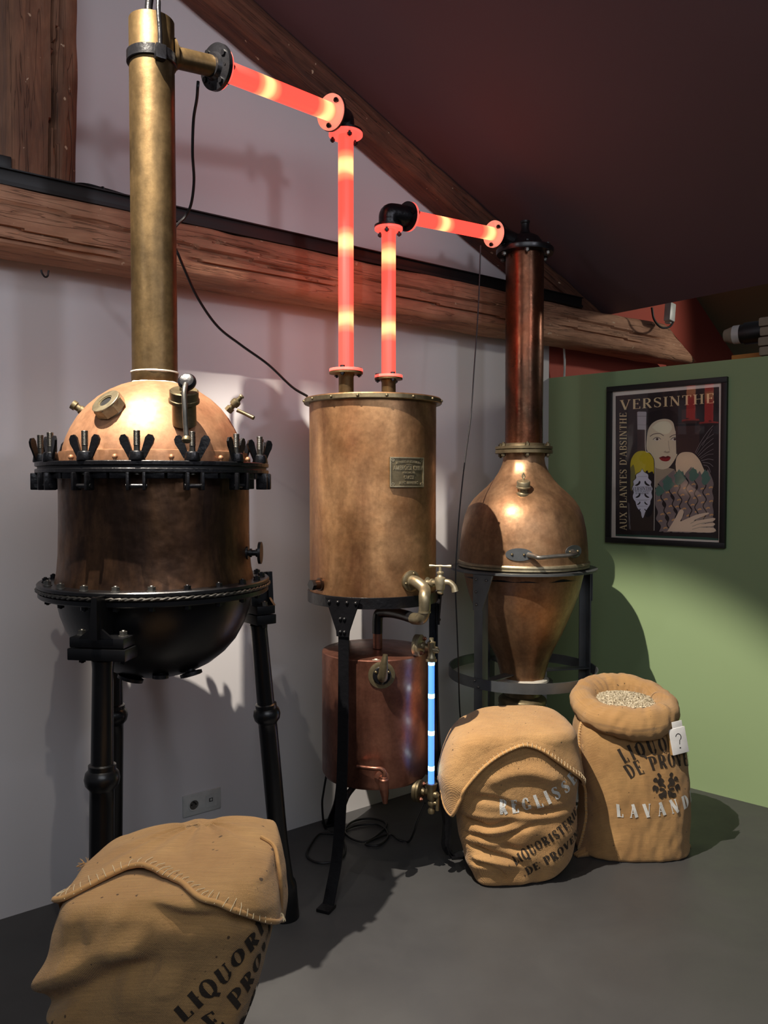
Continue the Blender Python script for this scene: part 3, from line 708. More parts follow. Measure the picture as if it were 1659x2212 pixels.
MB().ring(.0204, .0217, -.003, .003, 24, mat_at(at(917, 1322, P.y - .09), (0, 0, 1))).build('pipe_joint', 'bright_brass', tk)
pe2 = [at(895, 1336, P.y - .025), at(870, 1328, P.y + .03), at(845, 1323, P.y + .09), at(822, 1324, P.y + .13), at(816, 1334, P.y + .135), at(815, 1368, P.y + .135)]
MB().tube(pe2, [.0195, .0195, .0195, .019, .019, .019], 20, smooth=6).build('black_pipe', 'black_paint', tk)
b = MB(); b.tube([at(815.5, 1345, P.y + .135), at(815.5, 1400, P.y + .135)], .0178, 20).build('copper_stub', 'copper_vat', tk)
# brass tap
a, P = on_tank(922, 1259); n_ = V((math.sin(a), -math.cos(a), 0)); 
t = tk; A = P; B = at(951, 1259, P.y - .045); b = MB()
dd_ = (B - A).normalized()
b.lathe([(.020, -.004), (.021, .003), (.012, .006), (.010, .012), (.010, .02), (.015, .024), (.015, .03), (.0095, .032), (.009, (B - A).length)], 24, mat_at(A, dd_))
tap = b.build('tap_body', 'bright_brass', tk)
MB().lathe([(.008, -.040), (.011, -.036), (.011, -.026), (.015, -.024), (.018, -.006), (.0205, .006), (.019, .018), (.012, .022), (.009, .030), (.013, .034), (.013, .038), (.006, .042), (.005, .062)], 24, mat_at(B, (0, 0, 1))).build('valve_barrel', 'bright_brass', tap)
sd = V((1, -.25, 0)).normalized()
MB().tube([B, B + sd * .018 + V((0, 0, .004)), B + sd * .036 + V((0, 0, .001)), B + sd * .049 + V((0, 0, -.013)), B + sd * .054 + V((0, 0, -.030))], [.011, .0105, .0105, .0105, .0125], 18, smooth=6).build('spout', 'bright_brass', tap)
hz_ = B + V((0, 0, .060))
MB().tube([hz_ - sd * .040, hz_ - sd * .034, hz_ - sd * .016, hz_, hz_ + sd * .016, hz_ + sd * .034, hz_ + sd * .040], [.0055, .0062, .0035, .0052, .0035, .0062, .0055], 14).build('tap_handle', 'bright_brass', tap)
# plugged outlet at lower left
a, P = on_tank(692, 1262); n_ = V((math.sin(a), -math.cos(a), 0)); M = mat_at(P, n_)
MB().lathe([(.024, -.02), (.024, .006), (.018, .008), (.018, .030), (.012, .034)], 24, M).build('plug_outlet', 'copper_dark', tk)
b = MB(); hexnut(b, .020, .014, M @ Matrix.Translation((0, 0, .028))); b.build('plug_nut', 'black_iron', tk)
# black iron stand
sd2 = thing('iron_stand', 'black iron stand with three flared strap legs carrying the copper tank', 'stand', S2)
BR = 141 * K2; zb0, zb1 = z2(1295), z2(1272)
MB().ring(BR - .007, BR, zb0, zb1, 112, T2, .001).build('hoop', 'black_iron', sd2)
MB().ring(BR - .045, BR - .002, zb0, zb0 + .006, 96, T2).build('support_ring', 'black_iron', sd2)
feet = [(-.150, -.335), (.315, .045), (-.185, .335)]
rdome = MB(); rdome.ball((0, 0, 0), .0068, 12); rdm = rdome.mesh('stand_rivet', 'black_paint')
for i, (fx, fy_) in enumerate(feet):
    a = math.atan2(fx, -fy_); d = V((math.sin(a), -math.cos(a), 0)); tt = V((math.cos(a), math.sin(a), 0))
    fr = V((fx, fy_, 0)).length; w2 = .0205
    # gusset
    pts = [(-.068, 0), (.068, 0), (.026, -.115), (.024, -.135), (-.024, -.135), (-.026, -.115)][::-1]
    M = Matrix.Translation(S2 + d * (BR + .001) + V((0, 0, zb1 - .004))) @ Matrix((tt, V((0, 0, 1)), -d if False else tt.cross(V((0, 0, 1))))).transposed().to_4x4()
    b = MB(); b.prism(pts, 0, .006, M); g_ = b.build('gusset_plate', 'black_iron', sd2)
    for (u, v) in ((-.052, -.014), (-.018, -.014), (.018, -.014), (.052, -.014), (-.008, -.072), (.008, -.072), (-.008, -.118), (.008, -.118)):
        inst('stand_rivet', rdm, M @ Matrix.Translation((u, v, .007)), sd2)
    # strap leg with web behind it
    prof_ = [(zb1 - .06, BR), (zb1 - .3, BR + .002), (.50, BR + .010), (.30, BR + .028), (.15, BR + .055), (.05, fr - .02), (.012, fr)]
    prof_ = [(z, r) for z, r in prof_]; b = MB(); vs_ = []; n = 0
    pts3 = spline([(r, 0, z) for z, r in prof_], 5)
    for p in pts3:
        wv = w2 * (1 if p.z > .3 else 1.0)
        for (u, o_) in ((-wv, 0), (wv, 0), (wv, -.006), (.004, -.006), (.004, -.03), (-.004, -.03), (-.004, -.006), (-wv, -.006)):
            vs_.append(S2 + d * (p.x + o_) + tt * u + V((0, 0, p.z)))
    nn = len(pts3); fs = [(i_ * 8 + k, i_ * 8 + (k + 1) % 8, i_ * 8 + 8 + (k + 1) % 8, i_ * 8 + 8 + k) for i_ in range(nn - 1) for k in range(8)]
    fs += [tuple(range(8)), tuple((nn - 1) * 8 + k for k in range(8))]
    b.add(vs_, fs); b.build('leg', 'black_iron', sd2, ang=25)
    F = S2 + d * fr; Rz = Matrix.Translation(F + V((0, 0, .006))) @ Matrix.Rotation(a, 4, 'Z')
    b = MB(); b.box((0, -.012, 0), (.05, .055, .012), Rz, .003); b.build('foot', 'black_iron', sd2)
    # bracket to the vat
    zf_ = .395
    MB().tube([S2 + d * (BR + .004) + V((0, 0, zf_ - .08)), S2 + d * (BR - .03) + V((0, 0, zf_ - .055)), S2 + d * .16 + V((0, 0, zf_ - .042))], .011, 10, smooth=6).build('vat_bracket', 'black_iron', sd2)
# ------------------------------------------------------------------ copper vat under the tank
VR = 115 * K2; S3 = S2 + V((.008, 0, 0)); T3 = Matrix.Translation(S3)
zt, zb_ = z2(1402), z2(1668)
vt = thing('copper_vat', 'smaller reddish copper vat hung inside the stand legs with a blue lit level gauge', 'vat', S3 + V((0, 0, zb_)))
def pol3(a, r, z): return S3 + V((math.sin(a) * r, -math.cos(a) * r, z))
MB().lathe([(.0001, zb_ - .004), (VR - .03, zb_ - .003), (VR - .008, zb_ + .004), (VR, zb_ + .018), (VR, zt - .004)], 112, T3, cap=False, wob=.001).build('vat_shell', 'copper_vat', vt)
MB().lathe([(VR, zt - .005), (VR - .002, zt - .001), (VR - .008, zt + .002), (.05, zt + .016), (.0001, zt + .017)], 112, T3, cap=False).build('vat_top', 'copper_vat', vt)
def on_vat(x, y):
    best = None
    for i in range(-320, 321):
        a = math.radians(i / 4); P = pol3(a, VR, 0); px = CX + FP * P.x / P.y
        if best is None or abs(px - x) < best[0]: best = (abs(px - x), a, P)
    a, P = best[1], best[2]; return a, V((P.x, P.y, at(x, y, P.y).z))
a, P = on_vat(824, 1458); n_ = V((math.sin(a), -math.cos(a), 0)); M = mat_at(P, n_)
MB().lathe([(.048, -.01), (.048, .004), (.040, .006), (.030, .006)], 40, M).build('spout_flange', 'brass', vt)
MB().lathe([(.030, .004), (.033, .010), (.030, .014), (.016, .016)], 36, M).build('spout_seat', 'black_iron', vt)
for k in range(3): inst('flange_screw', rbm, M @ Matrix.Rotation(2.1 * k + .5, 4, 'Z') @ Matrix.Translation((.026, 0, .013)), vt)
MB().tube([P, P + n_ * .035, at(829, 1440, P.y - .05), at(832.5, 1414, P.y - .052)], [.017, .0175, .015, .0085], 20, smooth=6).build('upturned_spout', 'brass', vt)
MB().lathe([(.02, 0), (.022, .001), (.006, .003)], 9, mat_at(at(812, 1424, P.y + .02), (0, 0, 1))).build('solder_patch', 'solder', vt)
# bottom tap
a, P = on_vat(825, 1680); n_ = V((math.sin(a), -math.cos(a), 0)); M = mat_at(P, n_)
MB().lathe([(.027, -.01), (.027, .003), (.022, .005), (.012, .006), (.012, .02)], 32, M).build('tap_rosette', 'copper_vat', vt)
Q = at(829, 1690, P.y - .035)
tp = MB().lathe([(.0145, -.004), (.0165, .004), (.0165, .018), (.012, .022), (.012, .026), (.009, .028)], 20, mat_at(Q + V((0, 0, -.008)), (0, 0, 1))).build('tap_cock', 'copper_vat', vt)
MB().tube([Q, Q + V((0, 0, -.02)), at(831, 1715, Q.y), at(832, 1735, Q.y)], [.017, .0175, .015, .009], 20, smooth=5).build('tap_nozzle', 'copper_vat', vt)
MB().tube([Q + V((0, 0, .016)), at(830, 1668, Q.y), at(822, 1661, Q.y), at(806, 1660, Q.y), at(771, 1656, Q.y + .02)], [.008, .0085, .0085, .0075, .0075, .0072], 14, smooth=6).build('tap_lever', 'copper_vat', vt)
# level gauge: upper and lower valves with the lit blue tube
def gauge_valve(x, y, up):
    a, P = on_vat(905, y); n_ = V((math.sin(a), -math.cos(a), 0)); M = mat_at(P, n_)
    G0 = at(932, y + (6 if up else 4), P.y - .055)
    dd_ = (G0 - P).normalized()
    Mf = mat_at(P + n_ * .004, (n_ + V((.5, .0, 0))).normalized())
    fl = MB().lathe([(.040, -.016), (.040, -.004), (.037, -.003), (.040, -.002), (.040, .006), (.034, .009), (.014, .012), (.012, .02)], 36, Mf).build('valve_flange', 'brass' if not up else 'bright_brass', vt)
    for k in range(2): inst('flange_screw', rdm2, Mf @ Matrix.Rotation(PI * k + 1.0, 4, 'Z') @ Matrix.Translation((.028, 0, .010)), vt)
    b = MB(); b.tube([P + n_ * .01, P + n_ * .03 + V((.004, 0, -.002)), lerp(P, G0, .7), G0], [.0125, .012, .0135, .0125], 18, smooth=6); b.build('valve_arm', 'bright_brass' if up else 'brass', fl)
    m = 'bright_brass' if up else 'brass'
    if up:
        MB().lathe([(.020, -.048), (.0205, -.040), (.016, -.038), (.016, -.032), (.0125, -.028), (.0125, -.012), (.0145, -.004), (.0145, .014), (.0155, .018), (.0155, .022), (.010, .024), (.008, .028), (.008, .037)], 8, mat_at(G0, (0, 0, 1))).build('gauge_fitting', m, fl, ang=60)
    else:
        MB().lathe([(.012, -.075), (.013, -.062), (.009, -.058), (.009, -.050), (.013, -.046), (.0135, -.036), (.010, -.030), (.0145, -.024), (.016, -.002), (.0155, .012), (.019, .020), (.022, .034)], 8, mat_at(G0, (0, 0, 1))).build('gauge_fitting', m, fl, ang=60)
        MB().tube([G0 + V((0, 0, -.036)), G0 + V((.018, -.006, -.038))], .008, 12).build('cock_stem', m, fl)
        MB().tube([G0 + V((.021, -.008, -.012)), G0 + V((.021, -.008, -.062))], .0068, 12).build('cock_handle', m, fl)
    MB().tube([G0 + V((0, 0, -.004)), G0 + V((.018, -.008, -.006)), G0 + V((.026, -.011, -.010))], [.012, .0125, .007], 14).build('side_plug', m, fl)
    return G0
r2 = MB(); hexnut(r2, .0085, .007, None); r2.ball((0, 0, .007), .005, 10); rdm2 = r2.mesh('flange_screw', 'copper_vat')
GA = gauge_valve(905, 1394, True); GB = gauge_valve(905, 1708, False)
g0 = GA + V((0, 0, -.046)); g1_ = V((GA.x, GA.y, at(932, 1697, GA.y).z)); Lg = (g0 - g1_).z
inst('gauge_tube', MB().lathe([(.0112, 0), (.0112, Lg)], 28).mesh('gauge_tube', 'blue_tube'), Matrix.Translation(V((GA.x, GA.y, g1_.z))), vt)
for y in (1432, 1503, 1583, 1659):
    p = at(932, y, GA.y); inst('gauge_led', MB().lathe([(.0113, -.008), (.0116, 0), (.0113, .008)], 28, None, cap=False).mesh('gauge_led', 'blue_led'), Matrix.Translation(V((GA.x, GA.y, p.z))), vt)
# ------------------------------------------------------------------ onion shaped still (right) and its stand
D3 = 3.6; S4 = at(1131, 1046, D3); S4 = V((S4.x, S4.y, 0)); K3 = D3 / FP; z3 = lambda y: at(1131, y, D3).z; T4 = Matrix.Translation(S4)
def pol4(a, r, z): return S4 + V((math.sin(a) * r, -math.cos(a) * r, z))
pt_ = thing('pear_still', 'pear shaped copper still with a tall dark neck beside the green wall', 'still', S4 + V((0, 0, z3(1530))))
def P3(tab): return [(r * K3, z3(y)) for r, y in tab]
MB().lathe(P3([(40.5, 966), (40, 900), (40.5, 760), (40.5, 548)]), 64, T4, wob=.0008, seed=3).build('neck', 'copper_pipe', pt_)
MB().lathe(P3([(42, 972), (46, 966), (43, 960), (41, 958)]), 64, T4, cap=False).build('neck_collar', 'brass', pt_)
MB().ring(.05, 61 * K3, z3(971), z3(965), 64, T4, .001).build('neck_flange', 'brass', pt_)
MB().ring(.05, 61 * K3, z3(980), z3(972.5), 64, T4, .001).build('neck_flange', 'brass', pt_)
nbm = bolt_mesh('neck_bolt', 'brass', .0105, shaft=.003)
for k in range(6):
    a = math.radians(30 + 60 * k + 28)
    inst('neck_bolt', nbm, Matrix.Translation(pol4(a, 54 * K3, z3(965))), pt_); inst('neck_nut', nbm, Matrix.Translation(pol4(a, 54 * K3, z3(980))) @ Matrix.Rotation(PI, 4, 'X'), pt_)
MB().lathe(P3([(46, 980), (45, 984), (43.5, 990), (46, 1004), (53, 1020), (64, 1036), (78, 1051), (94, 1065), (107, 1078), (118, 1094), (126, 1114), (132, 1140), (135.5, 1168), (137, 1195), (137.5, 1212)]), 128, T4, cap=False, wob=.003, seed=6).build('pear_body', 'copper_pot', pt_)
MB().lathe(P3([(137, 1209), (140, 1210), (141.5, 1212.5), (141.5, 1215), (139.5, 1217), (140, 1221), (138, 1222)]), 112, T4, cap=False).build('brass_rim', 'bright_brass', pt_)
MB().lathe(P3([(130, 1222), (128, 1238), (118, 1280), (106, 1312), (86, 1362), (69, 1396), (57, 1422), (50, 1448), (47, 1464)]), 112, T4, cap=False, wob=.003, seed=7).build('funnel', 'copper_pot', pt_)
MB().lathe(P3([(46, 1460), (56, 1464), (57, 1468), (46, 1469)]), 40, T4, cap=False, wob=.004, seed=2).build('white_gasket', 'solder', pt_)
MB().ring(.03, 65 * K3, z3(1470) - .002, z3(1470) + .004, 64, T4).build('outlet_flange', 'black_iron', pt_)
MB().lathe(P3([(40, 1472), (39, 1500), (50, 1506), (52, 1509), (52, 1516), (50, 1519), (50, 1522), (52, 1524), (52, 1530)]), 64, T4, cap=False).build('brass_outlet', 'brass', pt_)
# neck head: black cap with side arm to the pipe
hd_ = MB().lathe([(61 * K3 * .98, z3(550)), (61 * K3, z3(546)), (61 * K3, z3(540)), (57 * K3, z3(536)), (40 * K3, z3(533)), (38 * K3, z3(526)), (30 * K3, z3(514)), (17 * K3, z3(507)), (11 * K3, z3(504)), (10 * K3, z3(500)), (8.5 * K3, z3(496)), (8.5 * K3, z3(484)), (10 * K3, z3(482)), (10 * K3, z3(478))], 56, T4).build('black_cap', 'black_paint', pt_)
dE = (E2 - V2t); de = (V((S4.x, S4.y, E2.z)) - E2).normalized()
MB().lathe([(.056, 0), (.056, .007), (.034, .010), (.033, .03)], 40, mat_at(E2, (E2 - S2p))).build('arm_flange', 'black_iron', pt_)
MB().tube([E2, E2 + (E2 - S2p).normalized() * .05, S4 + V((-.04, -.01, z3(527))), S4 + V((0, 0, z3(530)))], [.032, .034, .04, .05], 24, smooth=6).build('side_arm', 'black_paint', pt_)
for k in range(6):
    a = math.radians(-5 + 60 * k); inst('cap_bolt', bm_, Matrix.Translation(pol4(a, 52 * K3, z3(551))) @ Matrix.Rotation(PI, 4, 'X'), pt_); inst('cap_bolt', bmb, Matrix.Translation(pol4(a, 52 * K3, z3(538))), pt_)
# plug with ring on the shoulder
P = at(1130, 1062, 3.42); M = mat_at(P, V((-.02, -.30, .95)))
MB().lathe([(.024, -.03), (.024, -.004), (.019, .0), (.019, .016), (.030, .018), (.031, .024), (.028, .026), (.028, .044), (.026, .047), (.006, .047)], 36, M).build('filler_plug', 'bright_brass', pt_)
MB().ring(.0235, .030, -.014, -.004, 32, M).build('plug_seat', 'bright_brass', pt_)
b = MB(); b.tube([P + V((0, 0, .045)), P + V((.001, 0, .055)), P + V((.006, 0, .063)), P + V((.003, 0, .074)), P + V((-.001, 0, .078)), P + V((-.004, 0, .066)), P + V((0, 0, .055))], .0032, 10, smooth=5); b.build('plug_loop', 'bright_brass', pt_)
# side window fitting at the right
P = at(1225, 1088, 3.50); dn = V((.80, -.42, .42)).normalized(); M = mat_at(P, dn)
MB().lathe([(.030, -.03), (.030, .004), (.024, .006), (.020, .006), (.020, .014)], 28, M).build('side_boss', 'bright_brass', pt_)
b = MB(); hexnut(b, .016, .012, M @ Matrix.Translation((0, 0, .010))); b.build('boss_nut', 'bright_brass', pt_)
# handle
def on_pot(x, y, r): 
    best = None
    for i in range(-300, 320):
        a = math.radians(i / 3.6); P = pol4(a, r, 0); px = CX + FP * P.x / P.y
        if best is None or abs(px - x) < best[0]: best = (abs(px - x), a, P)
    a, P = best[1], best[2]; return a, V((P.x, P.y, at(x, y, P.y).z))
aL, PL = on_pot(1122, 1198, 138 * K3); aR, PR = on_pot(1240, 1191, 137 * K3)
for a, P, L in ((aL, PL, .056), (aR, PR, .05)):
    b = MB(); vs_ = []; n = 24; rr = (P - S4 - V((0, 0, P.z))).length
    for o_ in (0, .004):
        for k in range(n):
            an = 2 * PI * k / n; u, v = L * math.cos(an), .0265 * math.sin(an) * (1 if abs(math.sin(an)) < 2 else 1)
            vs_.append(pol4(a + u / rr, rr + .001 + o_, P.z + v))
    b.add(vs_, [tuple(range(n))[::-1], tuple(range(n, 2 * n))] + [(k, (k + 1) % n, n + (k + 1) % n, n + k) for k in range(n)])
    hp = b.build('handle_plate', 'grey_iron', pt_)
    for du in (-.028, .020): inst('handle_rivet', rbm, Matrix.Translation(pol4(a + du / rr, rr + .006, P.z)), pt_)
hp0 = pol4(aL + .13, 138 * K3 + .006, PL.z); hp1 = pol4(aR - .06, 138 * K3 + .006, PR.z)
m0 = pol4(aL + .25, 138 * K3 + .062, PL.z - .006); m1 = pol4(aR - .20, 138 * K3 + .070, PR.z - .006); mm_ = lerp(m0, m1, .5)
MB().tube([hp0, lerp(hp0, m0, .6), m0, mm_, m1, lerp(m1, hp1, .5), hp1], [.011, .010, .0088, .0085, .0088, .010, .011], 16, smooth=6).build('handle', 'steel', pt_)
# stand
ps = thing('iron_stand', 'grey iron stand with flat rings and three upright legs holding the pear shaped still', 'stand', S4)
MB().ring(126 * K3, 157 * K3, z3(1229), z3(1224), 112, T4, .001).build('top_ring', 'grey_iron', ps)
MB().ring(124 * K3, 127 * K3, z3(1244), z3(1228), 96, T4).build('collar_ring', 'black_iron', ps)
RR = 160 * K3; zr = z3(1449)
MB().ring(RR - .006, RR, zr - .022, zr + .022, 112, T4).build('lower_ring', 'grey_iron', ps)
snail = MB(); snail.ball((0, 0, 0), .0062, 12); snm = snail.mesh('stand_rivet', 'steel')
for i, aa in enumerate((-44.5, 103, 199)):
    a = math.radians(aa); d = V((math.sin(a), -math.cos(a), 0)); tt = V((math.cos(a), math.sin(a), 0))
    R = Matrix((tt, -d, V((0, 0, 1)))).transposed().to_4x4()
    rO = 155 * K3; zt_ = z3(1229)
    b = MB(); Mb = Matrix.Translation(S4 + d * rO) @ R
    b.box((0, 0, zt_ / 2), (.044, .006, zt_), Mb, .001); b.box((.019, .018, zt_ / 2), (.006, .036, zt_), Mb, .001); b.build('leg', 'grey_iron', ps)
    pts = [(-.024, 0), (-.024, -.150), (.022, -.150), (.078, 0)]
    M = Matrix.Translation(S4 + d * (rO + .0035) + V((0, 0, zt_))) @ Matrix((tt, V((0, 0, 1)), tt.cross(V((0, 0, 1))))).transposed().to_4x4()
    b = MB(); b.prism(pts, 0, .005, M); b.build('corner_plate', 'grey_iron', ps)
    for (u, v) in ((-.008, -.02), (.045, -.02), (-.008, -.072), (-.006, -.125)): inst('stand_rivet', snm, M @ Matrix.Translation((u, v, .006)), ps)
    for du, dv in ((-.010, .012), (.010, -.012)): inst('stand_rivet', snm, Matrix.Translation(S4 + d * (RR + .003) + tt * du + V((0, 0, zr + dv))), ps)
    # spoke plate from the ring to the outlet
    b = MB(); Ms = Matrix.Translation(S4 + V((0, 0, zr))) @ R; b.box((0, -(RR + .09) / 2, 0), (.05, RR - .11, .006), Ms, .001); b.build('spoke', 'grey_iron', ps)
# ------------------------------------------------------------------ loose cables
def cable(pts, r, label, floor=False, name='cable'):
    P = [at(*p) for p in pts]
    if floor: P = [V((p.x, p.y, max(p.z, r))) for p in P]
    return tag(MB().tube(P, r, 8, smooth=8).build(name, 'cable_black', origin=P[0]), label, 'cable')
cable([(428, 176, 2.47), (427, 190, 2.47), (425, 215, 2.5), (418, 260, 2.55), (416, 330, 2.6), (419, 390, 2.66), (413, 440, 2.70), (400, 468, 2.72), (384, 484, 2.70), (372, 502, 2.64), (374, 525, 2.58), (386, 552, 2.58), (400, 585, 2.62), (428, 645, 2.68), (470, 705, 2.74), (520, 745, 2.8), (580, 788, 2.86), (630, 835, 2.93), (664, 856, 2.97)], .0046, 'black cable from the first flange past the tall column to the tank lid')
cable([(1038, 530, 3.47), (1036, 600, 3.47), (1031, 700, 3.46), (1024, 800, 3.44), (1017, 900, 3.42), (1005, 990, 3.34), (995, 1080, 3.28), (988, 1170, 3.22), (984, 1260, 3.19), (987, 1350, 3.18), (990, 1430, 3.18), (993, 1530, 3.22), (1000, 1620, 3.28), (1004, 1720, 3.3), (1006, 1815, 3.3)], .0028, 'long thin black cable hanging from the right pipe flange past the tap')
def fl(x, y, r=.004):
    r_ = ray(x, y); k = (EYE.z - r) / -r_.z; return EYE + r_ * k
P = [at(706, 1668, 3.16), at(699, 1710, 3.2), at(696, 1740, 3.22)] + [fl(x, y, .007) for x, y in [(702, 1788), (722, 1800), (690, 1802), (668, 1830), (664, 1850), (690, 1864), (730, 1858), (746, 1838), (742, 1800), (760, 1776), (800, 1768), (835, 1778), (820, 1800), (790, 1818), (760, 1812), (745, 1796), (768, 1784), (810, 1780), (832, 1790), (838, 1808), (818, 1826), (790, 1822), (840, 1802), (862, 1814), (882, 1818)]] + [at(893, 1800, 3.05), at(903, 1770, 3.0), at(918, 1735, 2.97)]
b = MB().tube(P, .0045, 8, smooth=8)
tag(b.build('floor_cable', 'cable_black', origin=P[5]), 'coiled black cable lying on the floor behind the tank stand leg', 'cable')
# ------------------------------------------------------------------ lettering (built as strokes)
TK, TH = .165, .055
def _arc(cx, cy, rx, ry, a0, a1, tk, th, n=14):
    out = []
    for i in range(n + 1):
        a = math.radians(lerp(a0, a1, i / n)); w_ = th + (tk - th) * abs(math.cos(a)) ** 1.4
        out.append((cx + rx * math.cos(a), cy + ry * math.sin(a), w_))
    return out
def glyph(ch, tk=TK, th=TH, serif=True):
    L = lambda x0, y0, x1, y1, w_, n=5: [(lerp(x0, x1, i / n), lerp(y0, y1, i / n), w_) for i in range(n + 1)]
    S = (lambda x, y, h=.14: [L(x - h, y, x + h, y, th, 2)]) if serif else (lambda x, y, h=0: [])
    b, t = th / 2, 1 - th / 2; A = lambda *a: _arc(*a, tk, th)
    vs_ = lambda x, y0, y1: ([L(x, y0, x, y1, th * 1.3, 1)] if serif else [])
    G_ = {
        'A': (.74, [L(.10, 0, .38, 1, th * 1.2), L(.36, 1, .64, 0, tk), L(.2, .33, .54, .33, th)] + S(.10, b, .09) + S(.64, b)),
        'B': (.66, [L(.17, 0, .17, 1, tk), L(.1, t, .34, t, th), L(.17, .53, .34, .53, th), L(.1, b, .34, b, th), A(.34, .76, .20, .225, -90, 90), A(.34, .27, .24, .255, -90, 90)]),
        'C': (.68, [A(.38, .5, .28, .475, 50, 310)] + [L(.58, .68, .58, .95, th * 1.3, 1)]),
        'D': (.74, [L(.17, 0, .17, 1, tk), L(.08, t, .32, t, th), L(.08, b, .32, b, th), A(.32, .5, .33, .475, -90, 90)]),
        'E': (.62, [L(.17, 0, .17, 1, tk), L(.08, t, .53, t, th), L(.17, .52, .42, .52, th), L(.08, b, .56, b, th)] + vs_(.53, .80, 1) + vs_(.56, 0, .22) + vs_(.42, .43, .61)),
        'G': (.74, [A(.38, .5, .28, .475, 50, 330), L(.60, .04, .60, .42, tk * .8)] + S(.58, .42) + [L(.58, .70, .58, .95, th * 1.3, 1)]),
        'H': (.80, [L(.17, 0, .17, 1, tk), L(.62, 0, .62, 1, tk), L(.17, .52, .62, .52, th)] + S(.17, b) + S(.17, t) + S(.62, b) + S(.62, t)),
        'I': (.36, [L(.18, 0, .18, 1, tk)] + S(.18, b) + S(.18, t)),
        'L': (.60, [L(.17, 0, .17, 1, tk), L(.05, b, .54, b, th)] + S(.17, t) + vs_(.54, 0, .26)),
        'M': (.92, [L(.14, 0, .14, 1, th * 1.2), L(.14, 1, .45, .02, tk), L(.45, .02, .76, 1, th * 1.2), L(.77, 0, .77, 1, tk)] + S(.14, b, .1) + S(.77, b) + S(.12, t, .1) + S(.79, t, .1)),
        'N': (.80, [L(.14, 0, .14, 1, th * 1.2), L(.14, 1, .64, .02, tk), L(.64, 0, .64, 1, th * 1.2)] + S(.14, b, .1) + S(.10, t, .1) + S(.64, t, .1)),
        'O': (.76, [A(.37, .5, .28, .475, 0, 360)]),
        'P': (.62, [L(.17, 0, .17, 1, tk), L(.08, t, .33, t, th), L(.17, .47, .33, .47, th), A(.33, .725, .22, .25, -90, 90)] + S(.17, b)),
        'Q': (.76, [A(.37, .5, .28, .475, 0, 360), L(.36, .18, .66, -.16, tk * .8)]),
        'R': (.72, [L(.17, 0, .17, 1, tk), L(.08, t, .33, t, th), L(.17, .50, .33, .50, th), A(.33, .74, .21, .235, -90, 90), L(.34, .50, .62, 0, tk)] + S(.17, b) + S(.62, b, .08)),
        'S': (.60, [_arc(.29, .745, .20, .225, 35, 180, tk * .8, th), [(.09, .745, tk * .8), (.12, .64, tk), (.29, .52, tk), (.45, .38, tk), (.49, .26, tk * .8)], _arc(.29, .26, .20, .235, 0, -145, tk * .8, th)] + [L(.49, .74, .49, .96, th, 1), L(.09, .04, .09, .28, th, 1)]),
        'T': (.68, [L(.33, 0, .33, 1, tk), L(.05, t, .61, t, th)] + S(.33, b) + vs_(.05, .78, 1) + vs_(.61, .78, 1)),
        'U': (.78, [L(.17, .32, .17, 1, tk), L(.62, .32, .62, 1, th * 1.2), _arc(.395, .32, .225, .30, 180, 360, tk * .8, th)] + S(.17, t) + S(.62, t, .1)),
        'V': (.74, [L(.10, 1, .38, 0, tk), L(.38, 0, .64, 1, th * 1.2)] + S(.12, t) + S(.64, t, .1)),
        'X': (.74, [L(.10, 1, .62, 0, tk), L(.62, 1, .10, 0, th * 1.2)] + S(.13, t) + S(.60, t, .1) + S(.11, b, .1) + S(.60, b)),
        "'": (.22, [L(.10, 1, .07, .74, th * 1.7, 2)]), '-': (.4, [L(.06, .4, .32, .4, tk * .7, 2)]), ' ': (.34, []),
        '?': (.5, [_arc(.24, .74, .19, .21, 165, -60, tk * .55, tk * .5), L(.30, .56, .24, .28, tk * .5, 3), L(.24, .02, .24, .10, tk, 1)]),
    }
    return G_[ch]
def strokes(text, h, sp=.10, tk=TK, th=TH, serif=True, wsc=1.):
    'list of strokes [(x, y, w)...] in metres, and total width'
    x = 0; out = []
    for ch in text:
        w_, ss = glyph(ch, tk, th, serif)
        for s in ss: out.append([((x + p[0] * wsc) * h, p[1] * h, p[2] * h * (wsc if wsc < 1 else 1)) for p in s])
        x += w_ * wsc + sp
    return out, (x - sp) * h
def ribbons(mb, ss, fmap, thick=0.):
    'fmap(x, y, off) -> point'
    for s in ss:
        n = len(s); vs_ = []
        for i, (x, y, w_) in enumerate(s):
            x0, y0 = s[max(i - 1, 0)][:2]; x1, y1 = s[min(i + 1, n - 1)][:2]; dx, dy = x1 - x0, y1 - y0; l = math.hypot(dx, dy) or 1
            nx, ny = -dy / l * w_ / 2, dx / l * w_ / 2
            vs_ += [fmap(x + nx, y + ny, 0.), fmap(x - nx, y - ny, 0.)]
            if thick: vs_ += [fmap(x - nx, y - ny, thick), fmap(x + nx, y + ny, thick)]
        if thick: fs = [(i * 4 + k, i * 4 + (k + 1) % 4, i * 4 + 4 + (k + 1) % 4, i * 4 + 4 + k) for i in range(n - 1) for k in range(4)] + [(0, 1, 2, 3), tuple((n - 1) * 4 + k for k in range(4))]
        else: fs = [(i * 2, i * 2 + 1, i * 2 + 3, i * 2 + 2) for i in range(n - 1)]
        mb.add(vs_, fs)
def write(name, text, h, m, parent, fmap, sp=.10, thick=0., centre=True, **kw):
    ss, wd = strokes(text, h, sp, **kw); x0 = -wd / 2 if centre else 0
    mb = MB(); ribbons(mb, ss, lambda x, y, o: fmap(x + x0, y, o), thick); return mb.build(name, m, parent)
